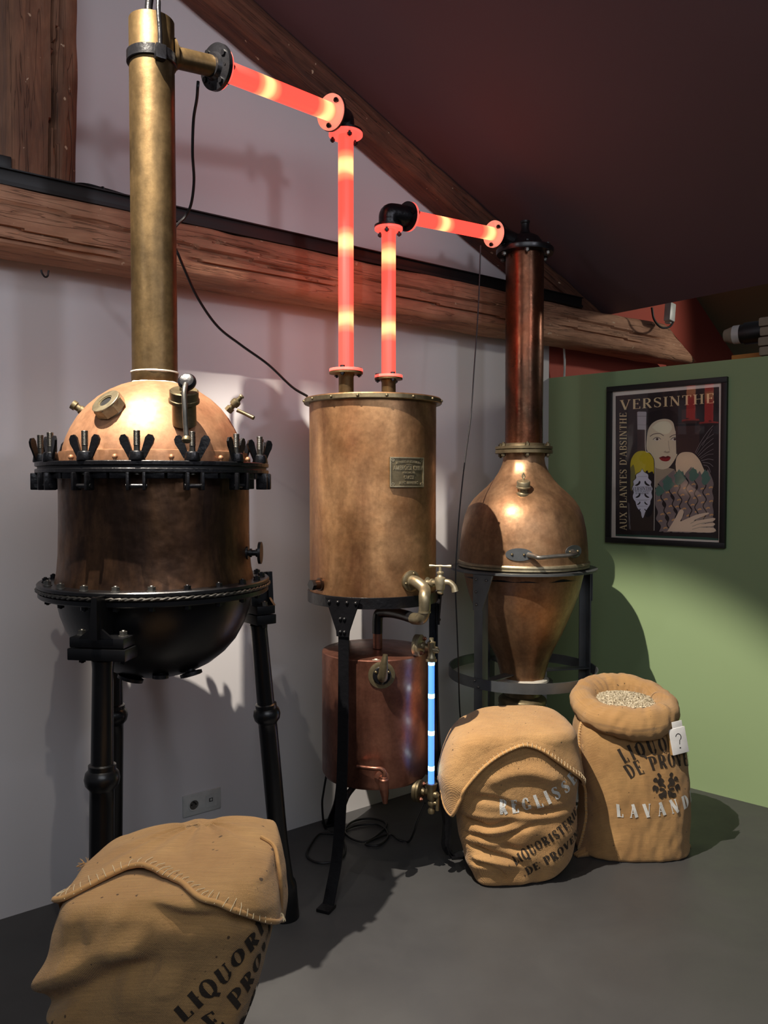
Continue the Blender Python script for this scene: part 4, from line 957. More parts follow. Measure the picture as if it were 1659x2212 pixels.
# maker plate lettering
kw = dict(tk=.15, th=.13, serif=False)
def pmap(v0, bend=0.): return lambda x, y, o: platemap(x + .003, v0 + y - bend * x * x, .005 + o)
write('plate_text', 'APPAREILS DE DISTILLATION', .0085, 'bright_brass', plate, pmap(.0335, 2.6), .05, .0022, wsc=.72, **kw)
write('plate_text', 'AMBROISE CHIER', .0150, 'bright_brass', plate, pmap(.0075), .06, .0022, wsc=.82, **kw)
write('plate_text', 'CONSTRUCTEUR', .0065, 'bright_brass', plate, pmap(-.0055), .06, .0022, wsc=.8, **kw)
write('plate_text', 'GRASSE', .0120, 'bright_brass', plate, pmap(-.0240), .05, .0022, wsc=.8, **kw)
write('plate_text', 'ALPES-MARITIMES', .0095, 'bright_brass', plate, pmap(-.0420), .05, .0022, wsc=.78, **kw)
curved_b = MB(); curved_box(curved_b, -.010, .014, .0255, .0270, .005, .0072); curved_b.build('plate_rule', 'bright_brass', plate)

# ------------------------------------------------------------------ sacks
class Sack:
    def __init__(s, rows, cy, ex=2.6, tilt=0., fold=None, yaw=0.):
        'rows: (z, xl, xr, b)'
        s.tab = [(i / (len(rows) - 1),) + tuple(r) for i, r in enumerate(rows)]; s.cy = cy; s.ex = ex; s.tilt = tilt; s.fold = fold; s.yaw = yaw
        s.cx = (rows[2][1] + rows[2][2]) / 2; s.zt = rows[-1][0]
        s.lut = [(interp(s.tab, q / 400)[0], q / 400) for q in range(401)]
    def q_of(s, z):
        lo = s.lut[0]
        for e in s.lut:
            if e[0] >= z:
                t = (z - lo[0]) / max(1e-6, e[0] - lo[0]); return lerp(lo[1], e[1], t)
            lo = e
        return 1.
    def raw(s, th, q, off=0.):
        z, xl, xr, b_ = interp(s.tab, q); a_ = (xr - xl) / 2; cx = (xl + xr) / 2
        c, sn = math.cos(th), math.sin(th); k = 2 / s.ex
        rr = (abs(c) ** s.ex + abs(sn) ** s.ex) ** (-1 / s.ex)
        x, y = c * rr, sn * rr
        d = s.fold(th, z, x) if s.fold else 0.
        c_ = max(0., min(1., (1 - q) / .17)); c_ = c_ * c_ * (3 - 2 * c_); d *= c_
        e = (d + off * c_) * min(1., a_ / .12)
        X = cx + x * (a_ + e); Y = s.cy + .085 * (1 - c_) + y * (b_ + e) + s.yaw * (cx + x * a_ - s.cx)
        Z = z + s.tilt * (X - s.cx) * min(1., z / s.zt) ** 2 + off * (1 - c_ * c_)
        return V((X, Y, max(Z, .002)))
    def mesh(s, name, m, parent, q0=0., th0=-PI, th1=PI, nt=200, nq=150, qe=None, off=None, usc=1.):
        mb = MB(); vs_ = []; uvs = []
        for i in range(nq + 1):
            vacc = 0
            for k in range(nt + 1):
                th = lerp(th0, th1, k / nt); qq0 = qe(th) if qe else q0; q = lerp(qq0, 1., i / nq)
                o_ = off(th, i / nq) if off else 0.
                vs_.append(s.raw(th, q, o_))
        w_ = nt + 1
        # lengths for the weave coordinates
        for i in range(nq + 1):
            u = 0.
            for k in range(w_):
                if k: u += .19 * abs(th1 - th0) / nt
                p = vs_[i * w_ + k]; uvs.append((p.x + .35 * p.y, p.y + p.z))
        fs = [(i * w_ + k, i * w_ + k + 1, (i + 1) * w_ + k + 1, (i + 1) * w_ + k) for i in range(nq) for k in range(nt)]
        mb.add(vs_, fs)
        if not qe: mb.f.append(list(range(nt))[::-1])
        mb.f.append([nq * w_ + k for k in range(nt)])
        mb.uv = {i: u for i, u in enumerate(uvs)}
        return mb.build(name, m, parent, ang=180)
    def find(s, px, py):
        best = None
        for i in range(0, 181, 2):
            th = math.radians(-180 + i)
            for j in range(0, 101, 1):
                P = s.raw(th, j / 100); D = P - EYE; f = D.dot(FWD); x = CX + FP * D.x / f; y = CY - FP * D.dot(UPV) / f
                e = (x - px) ** 2 + (y - py) ** 2
                if best is None or e < best[0] - .01: best = (e, th, P.z, j / 100, P)
        return best[1:]
    def hem_table(s, pix, rest):
        'edge table (degrees, row) found from photo points, with further (degrees, height) pairs'
        T = []
        for x, y in pix:
            th, z, q, P = s.find(x, y); T.append((math.degrees(th), q))
        T += [(d, s.q_of(z)) for d, z in rest]; T.sort(); out = []
        for e in T:
            if not out or e[0] - out[-1][0] > 3: out.append(e)
        return out
    def mapper(s, px, py, rot=0., R=None, off=.0022):
        'map (x, y) metres in the cloth to a surface point, text start at photo point, rot in degrees, R: arc radius'
        th, z, q, P = s.find(px, py); cr_, sr_ = math.cos(math.radians(rot)), math.sin(math.radians(rot))
        # arc length table around the sack at this height
        z0_ = interp(s.tab, q)[0]
        pts = [(t, s.raw(t, q)) for t in [th + math.radians(i * 2) for i in range(-60, 80)]]
        acc = [0.]
        for i in range(1, len(pts)): acc.append(acc[-1] + (pts[i][1] - pts[i - 1][1]).length)
        base = acc[60]
        def th_of(u):
            u += base
            for i in range(1, len(acc)):
                if acc[i] >= u:
                    t = (u - acc[i - 1]) / (acc[i] - acc[i - 1]); return lerp(pts[i - 1][0], pts[i][0], t)
            return pts[-1][0]
        def f(x, y, o):
            if R:
                a = x / R; x2 = (abs(R) + y * (1 if R > 0 else -1)) * math.sin(abs(1) * a) * (1 if R > 0 else -1) if False else (R + y) * math.sin(a); y2 = (R + y) * math.cos(a) - R
            else: x2, y2 = x, y
            u = x2 * cr_ - y2 * sr_; v = x2 * sr_ + y2 * cr_
            return s.raw(th_of(u), s.q_of(z0_ + v), off + o)
        return f
def smooth_edge(T, w_=9):
    S = [interp(T, d)[0] for d in range(-180, 181)]
    out = []
    for i in range(361):
        k = [S[(i + j) % 361] for j in range(-w_, w_ + 1)]; out.append(sum(k) / len(k))
    return lambda th: (lambda d: lerp(out[int(d)], out[min(int(d) + 1, 360)], d - int(d)))(min(359.999, max(0., (math.degrees(th) + 540) % 360 if abs(math.degrees(th)) < 180 else 0.)))
def creases(s, L_):
    'ridges and grooves along photo paths: list of (points, amplitude, width)'
    out = []
    for pts, amp, w_ in L_:
        P = [(lambda r: (r[0] * .2, r[1]))(s.find(x, y)) for x, y in pts]; out.append((spline([(a, b_, 0) for a, b_ in P], 5), amp, w_))
    def f(th, z):
        d = 0.; p = V((th * .2, z, 0))
        for P, amp, w_ in out:
            if p.y > max(k.y for k in P) + 3 * w_ or p.y < min(k.y for k in P) - 3 * w_: continue
            best = 9.; tt = 0
            for i in range(len(P) - 1):
                a, b_ = P[i], P[i + 1]; ab = b_ - a; t = max(0, min(1, (p - a).dot(ab) / max(1e-9, ab.dot(ab)))); q = (a + ab * t - p)
                if q.length < best: best = q.length; tt = (i + t) / (len(P) - 1)
            if best < 3 * w_: d += amp * math.exp(-(best / w_) ** 2) * min(1, 5 * tt + .25, 5 * (1 - tt) + .25)
        return d
    return f
def pxX(x, D): return (x - CX) / FP * D
def rowsD(D, r): return [(z, pxX(a, D), pxX(b_, D), d) for z, a, b_, d in r]
def stitches(s, name, m, parent, qe, th0, th1, n, ln, off, w_=.0007, slant=.3):
    'short threads across the hem, lying on the cloth'
    mb = MB(); up = V((s.cx, s.cy, s.zt * .45)); pts = [s.raw(lerp(th0, th1, i / 400), qe(lerp(th0, th1, i / 400)), off) for i in range(401)]
    acc = [0.]
    for i in range(400): acc.append(acc[-1] + (pts[i + 1] - pts[i]).length)
    j = 1
    for k in range(n):
        L = acc[-1] * (k + .5) / n
        while acc[j] < L: j += 1
        P = pts[j]; t_ = (pts[min(j + 3, 400)] - pts[max(j - 3, 0)]).normalized(); nn = (P - up).normalized(); nn = (nn - t_ * nn.dot(t_)).normalized()
        d = nn.cross(t_); d = -d if d.dot(V((0, .6, 1))) < 0 else d
        l_ = ln * random.uniform(.75, 1.2); a_ = P + nn * .002 - d * l_ * .25; b_ = P + nn * .0015 + (d + t_ * slant * .4) * l_
        mb.tube([a_, lerp(a_, b_, .5) + nn * .0035, b_], w_, 5)
    o = mb.build(name, m, parent); o['kind'] = 'stuff'; return o
def hem(s, name, m, parent, qe, th0, th1, r, off, n=160):
    return MB().tube([s.raw(lerp(th0, th1, k / n), qe(lerp(th0, th1, k / n)), off(lerp(th0, th1, k / n))) for k in range(n + 1)], r, 10).build(name, m, parent, ang=180)
def blob(mb, fmap, pts, n=6):
    P = spline([(x, y, 0) for x, y in pts] + [(pts[0][0], pts[0][1], 0)], n)[:-1]
    cx = sum(p.x for p in P) / len(P); cy = sum(p.y for p in P) / len(P)
    vs_ = [fmap(cx, cy, 0)] + [fmap(lerp(cx, p.x, .5), lerp(cy, p.y, .5), 0) for p in P] + [fmap(p.x, p.y, 0) for p in P]; k = len(P)
    mb.add(vs_, [(0, 1 + i, 1 + (i + 1) % k) for i in range(k)] + [(1 + i, 1 + k + i, 1 + k + (i + 1) % k, 1 + (i + 1) % k) for i in range(k)])
def emblem(name, parent, fmap, sc_, m='stencil_black'):
    'stencilled pair of curling leafy sprigs meeting in the middle'
    mb = MB(); L_ = [[(-.1, -.05), (-.25, .1), (-.5, .12), (-.62, .35), (-.5, .62), (-.30, .66), (-.14, .5), (-.2, .3), (-.06, .12)],
        [(-.62, .1), (-.85, .2), (-1., .05), (-.98, -.2), (-.85, -.12), (-.78, -.32), (-.66, -.2), (-.58, -.02)],
        [(-.70, .42), (-.9, .45), (-.88, .62), (-.72, .72), (-.6, .6), (-.58, .45)],
        [(-.5, -.02), (-.3, .0), (-.12, -.12), (-.3, -.2), (-.52, -.16)],
        [(-.2, -.22), (-.4, -.35), (-.62, -.42), (-.6, -.62), (-.42, -.72), (-.28, -.62), (-.12, -.66), (-.04, -.4), (-.06, -.2)],
        [(-.48, .7), (-.58, .92), (-.44, 1.), (-.3, .85), (-.34, .7)]]
    for b_ in L_:
        blob(mb, fmap, [(x * sc_, y * sc_) for x, y in b_]); blob(mb, fmap, [(-x * sc_, y * sc_) for x, y in b_][::-1])
    return mb.build(name, m, parent)
# --- front left sack
def foldA(th, z, x):
    m_ = max(0, min(1, (.60 - z) / .1)); d = .010 * nz((x * 2, z * 5, 1), 1.5, 31) + .006 * nz((x * 5, z * 12, 2), 1.5, 32)
    fr = max(0, -math.sin(th))
    d += m_ * fr * .005 * math.sin(z * 26 + x * 3.2 + 2.2 * nz((x, z * 3, 0), 1.3, 5))
    return d + (crA(th, z) if crA and fr > 0 else 0.)
crA = None
A_ = Sack(rowsD(1.62, [(0, 200, 440, .14), (.03, 185, 460, .16), (.2, 162, 475, .175), (.33, 144, 500, .18), (.38, 141, 520, .18), (.425, 138, 545, .18), (.452, 132, 556, .18), (.462, 108, 562, .18), (.47, 104, 564, .18),
    (.50, 114, 574, .18), (.56, 134, 584, .18), (.60, 148, 588, .18), (.64, 158, 590, .18), (.668, 168, 588, .176), (.684, 186, 578, .16), (.694, 230, 545, .12), (.700, 300, 480, .06), (.702, 370, 430, .004)]), 1.62, 4.2, .13, foldA)
crA = creases(A_, [([(232, 1905), (290, 1925), (350, 1950), (430, 1985)], .016, .018), ([(225, 1930), (300, 1952), (370, 1985), (470, 2006), (560, 2004)], -.014, .012),
    ([(110, 2118), (170, 2075), (250, 2052), (330, 2040)], .022, .026), ([(150, 2160), (220, 2118), (300, 2098), (345, 2110)], -.022, .022), ([(300, 2110), (360, 2120), (350, 2160)], .012, .022),
    ([(330, 2025), (430, 2030), (520, 2010)], .010, .03), ([(180, 2010), (260, 2000), (330, 2015)], .008, .03)])
t = thing('burlap_sack', 'nearest burlap sack with its top folded over and stitched, below the wall socket', 'sack', V((A_.cx, 1.62, 0)), 'burlap sacks on the floor')
A_.mesh('sack_body', 'burlap', t)
tabA = A_.hem_table([(178, 1925), (215, 1900), (262, 1880), (310, 1876), (360, 1888), (420, 1915), (470, 1945), (520, 1972), (570, 1988), (604, 1992)], [(-180, .60), (30, .5), (90, .45), (150, .5), (180, .60)])
qeA = smooth_edge(tabA, 8)
offA = lambda th, i=0: .010 + .012 * max(0, 1 - i * 3) + .003 * math.sin(th * 9)
A_.mesh('folded_flap', 'burlap', t, qe=qeA, off=offA, nt=200, nq=60)
hem(A_, 'flap_hem', 'burlap_fine', t, qeA, math.radians(-168), math.radians(4), .0055, lambda th: offA(th) - .002)
stitches(A_, 'hem_stitches', 'thread', t, qeA, math.radians(-160), 0, 46, .022, .0215)
write('stencil_text', 'LIQUORISTERIE', .040, 'stencil_black', t, A_.mapper(400, 2208, 44, R=1.1), .16, centre=False, tk=.26, th=.07, wsc=.85)
write('stencil_text', 'DE PROVENCE', .040, 'stencil_black', t, A_.mapper(425, 2268, 44, R=1.1), .16, centre=False, tk=.26, th=.07, wsc=.85)
emblem('stencil_emblem', t, A_.mapper(545, 2200, 40), .050)
seamA = [A_.raw(th, q, .016) for th, z, q, P in [A_.find(x, y) for x, y in ((556, 1800), (574, 1830), (584, 1870), (590, 1920), (594, 1975))]]
MB().tube(seamA, .0040, 8, smooth=8).build('side_seam', 'burlap_fine', t)
# frayed corner threads
b = MB()
for k in range(22):
    P = at(186 + random.uniform(-4, 8), 1866 + random.uniform(-4, 12), 1.70); b.tube([P, P + V((random.uniform(-.018, .0), random.uniform(-.01, .01), random.uniform(-.016, .010)))], .0006, 4)
o = b.build('frayed_threads', 'burlap', t); o['kind'] = 'stuff'
# --- middle sack
def foldB(th, z, x):
    m_ = max(0, min(1, (.36 - z) / .08)); d = .008 * nz((x * 2, z * 6, 1), 1.5, 41)
    fr = max(0, -math.sin(th)) ** .5 * (1 if x < .2 else max(.3, 1 - (x - .2)))
    d += m_ * fr * .004 * math.sin((z + .045 * (x + .6) ** 2) * 62 - x * 2.0 + 1.6 * nz((x * 1.2, z * 5, 0), 1.5, 6))
    return d + (crB(th, z) if crB and math.sin(th) < .2 else 0.)
crB = None
B_ = Sack(rowsD(3.0, [(0, 1030, 1185, .11), (.02, 1018, 1215, .13), (.07, 1003, 1238, .145), (.13, 995, 1247, .15), (.2, 988, 1250, .155), (.27, 984, 1250, .16), (.34, 975, 1250, .165), (.40, 966, 1249, .165),
    (.46, 968, 1246, .165), (.51, 978, 1242, .16), (.54, 990, 1236, .155), (.562, 1008, 1224, .135), (.574, 1045, 1200, .09), (.578, 1110, 1135, .004)]), 3.0, 3.6, -.02, foldB, .18)
crB = creases(B_, [([(1010, 1722), (1060, 1728), (1110, 1742), (1160, 1753), (1225, 1742)], -.018, .013), ([(1045, 1698), (1100, 1675), (1160, 1668), (1215, 1690)], .018, .026),
    ([(1000, 1765), (1030, 1780), (1060, 1788), (1105, 1774)], -.017, .010), ([(1000, 1797), (1035, 1806), (1075, 1813), (1120, 1796), (1160, 1780)], -.013, .010), ([(1075, 1825), (1117, 1834), (1150, 1830)], -.013, .010),
    ([(1005, 1822), (1045, 1836), (1090, 1856), (1135, 1867)], -.017, .010), ([(1015, 1862), (1050, 1870), (1075, 1880), (1092, 1900)], -.013, .009),
    ([(1000, 1750), (1060, 1762), (1130, 1768), (1200, 1766)], .008, .013), ([(1040, 1796), (1090, 1797), (1130, 1788)], .008, .009), ([(1030, 1818), (1090, 1828)], .006, .009), ([(1020, 1848), (1060, 1860), (1110, 1875)], .008, .010)])
t = thing('burlap_sack', 'closed burlap sack with a flap folded over the front, left of the open sack', 'sack', V((B_.cx, 3.0, 0)), 'burlap sacks on the floor')
B_.mesh('sack_body', 'burlap_coarse', t, nt=240, nq=190)
tabB = [(-180, .375), (-168, .33), (-155, .285), (-146, .272), (-138, .32), (-127, .40), (-114, .475), (-100, .515), (-88, .530), (-74, .515), (-60, .47), (-45, .41), (-30, .36), (-15, .335), (0, .345), (40, .42), (90, .45), (140, .42), (180, .375)]
qeB = smooth_edge([(d, B_.q_of(z)) for d, z in tabB], 4)
def offB(th, i=0):
    d = math.degrees(th); f_ = math.exp(-((d + 160) / 28) ** 2) + (math.exp(-((d - 200) / 28) ** 2))
    return .012 + .030 * f_ * max(0, 1 - i * 1.6) + .006 * max(0, 1 - i * 5) + .006 * math.exp(-((d + 15) / 20) ** 2) * (1 - i)
B_.mesh('folded_flap', 'burlap_coarse', t, qe=qeB, off=offB, nt=220, nq=80)
hem(B_, 'flap_hem', 'burlap_fine', t, qeB, -PI, math.radians(0), .0065, lambda th: offB(th) - .003)
stitches(B_, 'hem_stitches', 'thread', t, qeB, math.radians(-146), math.radians(-5), 52, .016, .0225, .0007)
write('stencil_text', 'REGLISSE', .052, 'stencil_white', t, B_.mapper(1080, 1758, -4, R=-.45), .34, centre=False, tk=.30, th=.09, wsc=.80)
write('stencil_text', 'LIQUORISTERIE', .036, 'stencil_black', t, B_.mapper(1112, 1868, 30, R=None), .14, centre=False, tk=.26, th=.08, wsc=.85)
write('stencil_text', 'DE PROVENCE', .036, 'stencil_black', t, B_.mapper(1140, 1890, 30, R=None), .14, centre=False, tk=.26, th=.08, wsc=.85)
emblem('stencil_emblem', t, B_.mapper(1205, 1880, 28), .040)
b = MB(); Pc = V((B_.raw(math.radians(-130), .02)))
# --- open sack of lavender
def foldC(th, z, x): return .006 * nz((x * 2, z * 5, 1), 1.5, 51) + .004 * nz((x * 6, z * 12, 3), 1.5, 52) + .004 * max(0, 1 - abs(z - .42) / .06) * math.sin(th * 9)
C_ = Sack(rowsD(3.22, [(0, 1252, 1484, .16), (.015, 1248, 1490, .17), (.06, 1254, 1488, .175), (.15, 1262, 1487, .175), (.25, 1259, 1485, .175), (.36, 1251, 1481, .17), (.44, 1247, 1473, .165), (.50, 1250, 1464, .15), (.535, 1262, 1452, .13),
    (.545, 1290, 1430, .09), (.548, 1340, 1370, .01)]), 3.22, 3.0, 0, foldC)
t = thing('burlap_sack', 'open burlap sack of lavender seeds with a rolled rim, next to the green wall', 'sack', V((C_.cx, 3.22, 0)), 'burlap sacks on the floor')
C_.mesh('sack_body', 'burlap_fine', t)
xc = pxX(1350, 3.22)
mb = MB(); vs_ = []; nn, mm = 180, 40; uvd = {}
for i in range(nn + 1):
    a = 2 * PI * i / nn; ca, sa = math.cos(a), math.sin(a)
    cpt_ = V((xc + ca * .158, 3.21 + sa * .150, .566 + .030 * sa + .010 * nz((ca * 2, sa * 2, 0), 1, 61)))
    outd = V((ca, sa, 0))
    for k in range(mm):
        p_ = 2 * PI * k / mm; rx_, rz_ = .052 * (1 + .18 * nz((ca * 1.6, sa * 1.6, 5), 1, 62)), .060 * (1 + .15 * nz((ca * 2, sa * 2, 9), 1, 63))
        d = .005 * nz((ca * 5 + math.cos(p_), sa * 5 + math.sin(p_), 3), 1.5, 64) + .003 * math.sin(a * 2 + p_ * 3) + .0025 * nz((a * 8, p_, 0), 1.2, 8)
        uvd[len(vs_)] = (a * .16, p_ * .055)
        vs_.append(cpt_ + outd * math.cos(p_) * (rx_ + d) + V((0, 0, 1)) * math.sin(p_) * (rz_ + d))
fs = [(i * mm + k, i * mm + (k + 1) % mm, (i + 1) * mm + (k + 1) % mm, (i + 1) * mm + k) for i in range(nn) for k in range(mm)]
mb.add(vs_, fs); mb.uv = uvd; mb.build('rolled_rim', 'burlap_fine', t, ang=180)
mb = MB(); vs_ = [(xc, 3.21, .612)]; n1, n2 = 14, 72
for i in range(1, n1 + 1):
    for k in range(n2):
        a = 2 * PI * k / n2; r_ = .128 * i / n1; vs_.append((xc + r_ * math.cos(a), 3.21 + r_ * math.sin(a) * .95, .612 - .022 * (i / n1) ** 2 + .004 * nz((math.cos(a) * i, math.sin(a) * i, 0), .6, 3)))
fs = [(0, 1 + k, 1 + (k + 1) % n2) for k in range(n2)] + [(1 + (i - 1) * n2 + k, 1 + i * n2 + k, 1 + i * n2 + (k + 1) % n2, 1 + (i - 1) * n2 + (k + 1) % n2) for i in range(1, n1) for k in range(n2)]
mb.add(vs_, fs); o = mb.build('lavender_seeds', 'seeds', t, ang=60); o['kind'] = 'stuff'
mb = MB()
for k in range(3800):
    a = random.uniform(0, 2 * PI); r_ = .124 * math.sqrt(random.random()); c_ = V((xc + r_ * math.cos(a), 3.21 + r_ * math.sin(a) * .95, .613 - .022 * (r_ / .128) ** 2))
    q = random.uniform(.0010, .0022); mb.add([c_ + V((random.gauss(0, q), random.gauss(0, q), random.gauss(0, q) + .0012)) for _ in range(4)], [(0, 1, 2), (0, 2, 3), (0, 3, 1), (1, 3, 2)])
o = mb.build('seed_grains', 'seeds', t, ang=10); o['kind'] = 'stuff'
# seam with stitches on the left, ears at the base
seam = [C_.raw(math.radians(-158), q / 60, .004) for q in range(3, 50)]
MB().tube(seam, .0055, 8).build('side_seam', 'burlap', t)
mb = MB()
for k in range(2, 44):
    p_ = C_.raw(math.radians(-159), (3 + k) / 60, .009); q_ = C_.raw(math.radians(-154), (3 + k) / 60 + .006, .005); mb.tube([p_, lerp(p_, q_, .5) + V((0, -.002, 0)), q_], .0008, 5)
o = mb.build('seam_stitches', 'thread', t); o['kind'] = 'stuff'
def ear(S_, th, name, m, par, L=.05, w_=.05):
    P = S_.raw(math.radians(th), .0, 0); d = (P - V((S_.cx, S_.cy, P.z))); d.z = 0; d.normalize(); tt = V((-d.y, d.x, 0)); mb = MB()
    vs_ = []
    for i in range(7):
        s_ = i / 6
        for k in range(9):
            u = (k / 8 - .5) * w_ * (1 - .5 * s_); vs_.append(P - d * .02 + d * L * 1.4 * s_ + tt * u + V((0, 0, .006 + .035 * (1 - s_) * (1 - abs(k / 4 - 1) * .6) + .005 * math.sin(k * 1.8))))
    top = list(vs_); vs_ += [V((v.x, v.y, .0015)) for v in top]; n = 63
    fs = [(i * 9 + k, i * 9 + k + 1, i * 9 + 10 + k, i * 9 + 9 + k) for i in range(6) for k in range(8)]
    fs += [tuple(n + j for j in f_)[::-1] for f_ in fs]
    rim_ = list(range(9)) + [i * 9 + 8 for i in range(1, 7)] + [54 + k for k in range(7, -1, -1)] + [i * 9 for i in range(5, 0, -1)]
    fs += [(rim_[i], n + rim_[i], n + rim_[(i + 1) % len(rim_)], rim_[(i + 1) % len(rim_)]) for i in range(len(rim_))]
    mb.add(vs_, fs); mb.uv = {i: (v.x, v.y) for i, v in enumerate(mb.v)}
    return mb.build(name, m, par, ang=180)
ear(C_, -148, 'sack_ear', 'burlap_fine', t); ear(C_, -8, 'sack_ear', 'burlap_fine', t, .03)
write('stencil_text', 'LIQUORISTERIE', .056, 'stencil_black', t, C_.mapper(1350, 1650, 24, R=.50), .22, centre=False, tk=.26, th=.07, wsc=.74)
write('stencil_text', 'DE PROVENCE', .052, 'stencil_black', t, C_.mapper(1362, 1684, 28, R=.36), .18, centre=False, tk=.26, th=.07, wsc=.74)
emblem('stencil_emblem', t, C_.mapper(1438, 1701, 0), .056)
write('stencil_text', 'LAVANDE', .052, 'stencil_white', t, C_.mapper(1333, 1762, 0, R=-1.4), .44, centre=False, tk=.30, th=.07, wsc=.80)
# price tag with question mark
P = at(1466, 1600, 3.06)
t = thing('paper_tag', 'small white card tag with a question mark on the open lavender sack', 'tag', P)
nT = V((.25, -.96, .12)).normalized(); M = mat_at(P, nT) @ Matrix.Rotation(math.radians(8), 4, 'Z')
bcard = MB(); bcard.box((0, 0, 0), (.070, .098, .006), M, .002); cd = bcard.build('card', 'paper', t)
b = MB(); b.box((-.004, -.002, -.010), (.066, .094, .012), M, .001); b.build('backing_block', 'cork_tan', t)
b = MB(); b.box((.006, .058, -.004), (.044, .030, .003), M @ Matrix.Rotation(.05, 4, 'X'), .001); b.build('upper_fold', 'paper', t)
write('question_mark', '?', .060, 'ink_black', t, lambda x, y, o: M @ V((x, y - .030, .0034 + o)), centre=True, tk=.10, th=.06)
# ------------------------------------------------------------------ framed poster on the green wall
def zp(x, y, t=.0): return greenp(1300 + x / 5.531, 800 + y / 5.531, t)
cz = zp(790, 1100, .0)
pf = thing('framed_poster', 'black framed advertising poster with a woman and a bottle on the green wall', 'poster', cz)
cs = [V(((p - CORN).dot(GU), p.z)) if False else ((p - CORN).dot(GU), p.z) for p in (zp(70, 213), zp(1508, 68), zp(1500, 2125), zp(75, 2055))]
sl, sr = (cs[0][0] + cs[3][0]) / 2, (cs[1][0] + cs[2][0]) / 2; ztp, zbt = (cs[0][1] + cs[1][1]) / 2, (cs[2][1] + cs[3][1]) / 2
FWI = .026
for (a, b_, c_, d_) in ((sl, sr, ztp - FWI, ztp), (sl, sr, zbt, zbt + FWI), (sl, sl + FWI, zbt + FWI, ztp - FWI), (sr - FWI, sr, zbt + FWI, ztp - FWI)):
    mb = MB(); gbox(mb, a, b_, .002, .024, c_, d_, .002); mb.build('frame_bar', 'rail_black', pf)
def flat(name, col, rough=.6, em=None):
    m = NT(name); m.set(tuple(min(1, k * 1.75) for k in col[:3]) + (1,), rough); return name
flat('p_cream', lin(206, 190, 178)); flat('p_black', lin(34, 26, 28)); flat('p_skin', lin(190, 180, 156)); flat('p_skin_lit', lin(206, 196, 172)); flat('p_pink', lin(212, 180, 152))
flat('p_lip', lin(130, 28, 32)); flat('p_lip_dark', lin(90, 18, 24)); flat('p_yellow', lin(176, 160, 30)); flat('p_olive', lin(110, 104, 50)); flat('p_silver', lin(160, 154, 156)); flat('p_brown', lin(58, 40, 38))
flat('p_grey', lin(128, 120, 120)); flat('p_label', lin(186, 184, 192)); flat('p_teal', lin(76, 108, 96)); flat('p_leafgrey', lin(118, 106, 104)); flat('p_orange', lin(186, 146, 96)); flat('p_shade', lin(150, 138, 118)); flat('p_gold', lin(206, 180, 140))
flat('p_line', lin(190, 184, 172)); flat('p_bottle', lin(48, 36, 30)); flat('p_green', lin(38, 70, 58)); flat('p_hand', lin(196, 178, 156)); flat('p_dark', lin(20, 15, 18))
LAY = [0]
def poly2(name, m, pts, smooth=5, par=None):
    'flat printed shape in poster coordinates, slightly proud of the one below'
    LAY[0] += 1; t_ = .0060 + LAY[0] * .00006
    P = [(p.x, p.y) for p in spline([(x, y, 0) for x, y in pts] + [(pts[0][0], pts[0][1], 0)], smooth)[:-1]] if smooth else pts
    from mathutils.geometry import tessellate_polygon
    P3 = [V((x, y, 0)) for x, y in P]; tri = tessellate_polygon([P3]); mb = MB()
    mb.add([zp(x, y, t_) for x, y in P], [tuple(t) for t in tri]); return mb.build(name, m, par or pf)
def rib(name, m, lines, par=None):
    LAY[0] += 1; t_ = .0060 + LAY[0] * .00006; mb = MB()
    ribbons(mb, [[(p.x, p.y, w_) for p in spline([(x, y, 0) for x, y in l], 5)] for l, w_ in lines], lambda x, y, o: zp(x, y, t_)); return mb.build(name, m, par or pf)
mb = MB(); gbox(mb, sl + .01, sr - .01, .002, .0060, zbt + .01, ztp - .01); mb.build('mat_board', 'p_cream', pf)
bgp = poly2('print_background', 'p_black', [(165, 307), (1402, 197), (1395, 2032), (165, 1978)], 0)
poly2('print_band', 'p_green', [(165, 1958), (1250, 1995), (1395, 2010), (1395, 2032), (165, 1978)], 0, bgp)
pr = thing('x', '', '', cz); bpy.data.objects.remove(pr)
P_ = bgp
WP[P_.name] = WP[pf.name]
poly2('hair', 'p_dark', [(530, 520), (700, 470), (860, 490), (940, 620), (950, 760), (940, 900), (700, 640), (560, 700), (540, 760)], 4, P_)
poly2('neck', 'p_shade', [(632, 1150), (860, 1180), (880, 1290), (840, 1420), (640, 1400)], 3, P_)
poly2('face', 'p_skin', [(540, 790), (556, 705), (596, 640), (660, 598), (740, 580), (810, 590), (852, 625), (868, 680), (885, 735), (935, 775), (930, 900), (900, 1010), (850, 1100), (800, 1160), (740, 1182), (690, 1178), (632, 1150), (560, 1000), (532, 920)], 5, P_)
poly2('forehead_light', 'p_skin_lit', [(600, 680), (680, 620), (790, 615), (840, 680), (800, 750), (740, 760), (660, 730)], 5, P_)
rib('eyebrow', 'p_brown', [([(575, 790), (620, 762), (690, 755), (740, 782)], 7), ([(810, 800), (850, 775), (900, 768), (928, 782)], 7)], P_)
for cx_ in (660, 872):
    poly2('eye', 'p_line', [(cx_ - 44, 826), (cx_ - 18, 806), (cx_ + 16, 806), (cx_ + 42, 824), (cx_ + 14, 840), (cx_ - 22, 841)], 4, P_)
    poly2('iris', 'p_brown', [(cx_ - 17, 820), (cx_, 806), (cx_ + 17, 820), (cx_, 838)], 5, P_)
    rib('eyelid', 'p_dark', [([(cx_ - 50, 828), (cx_ - 18, 803), (cx_ + 18, 803), (cx_ + 46, 824)], 6)], P_)
poly2('nose_shade', 'p_shade', [(735, 975), (760, 962), (775, 972), (800, 965), (815, 975), (790, 990), (765, 986)], 4, P_)
rib('nose_line', 'p_shade', [([(795, 840), (800, 900), (812, 960)], 6)], P_)
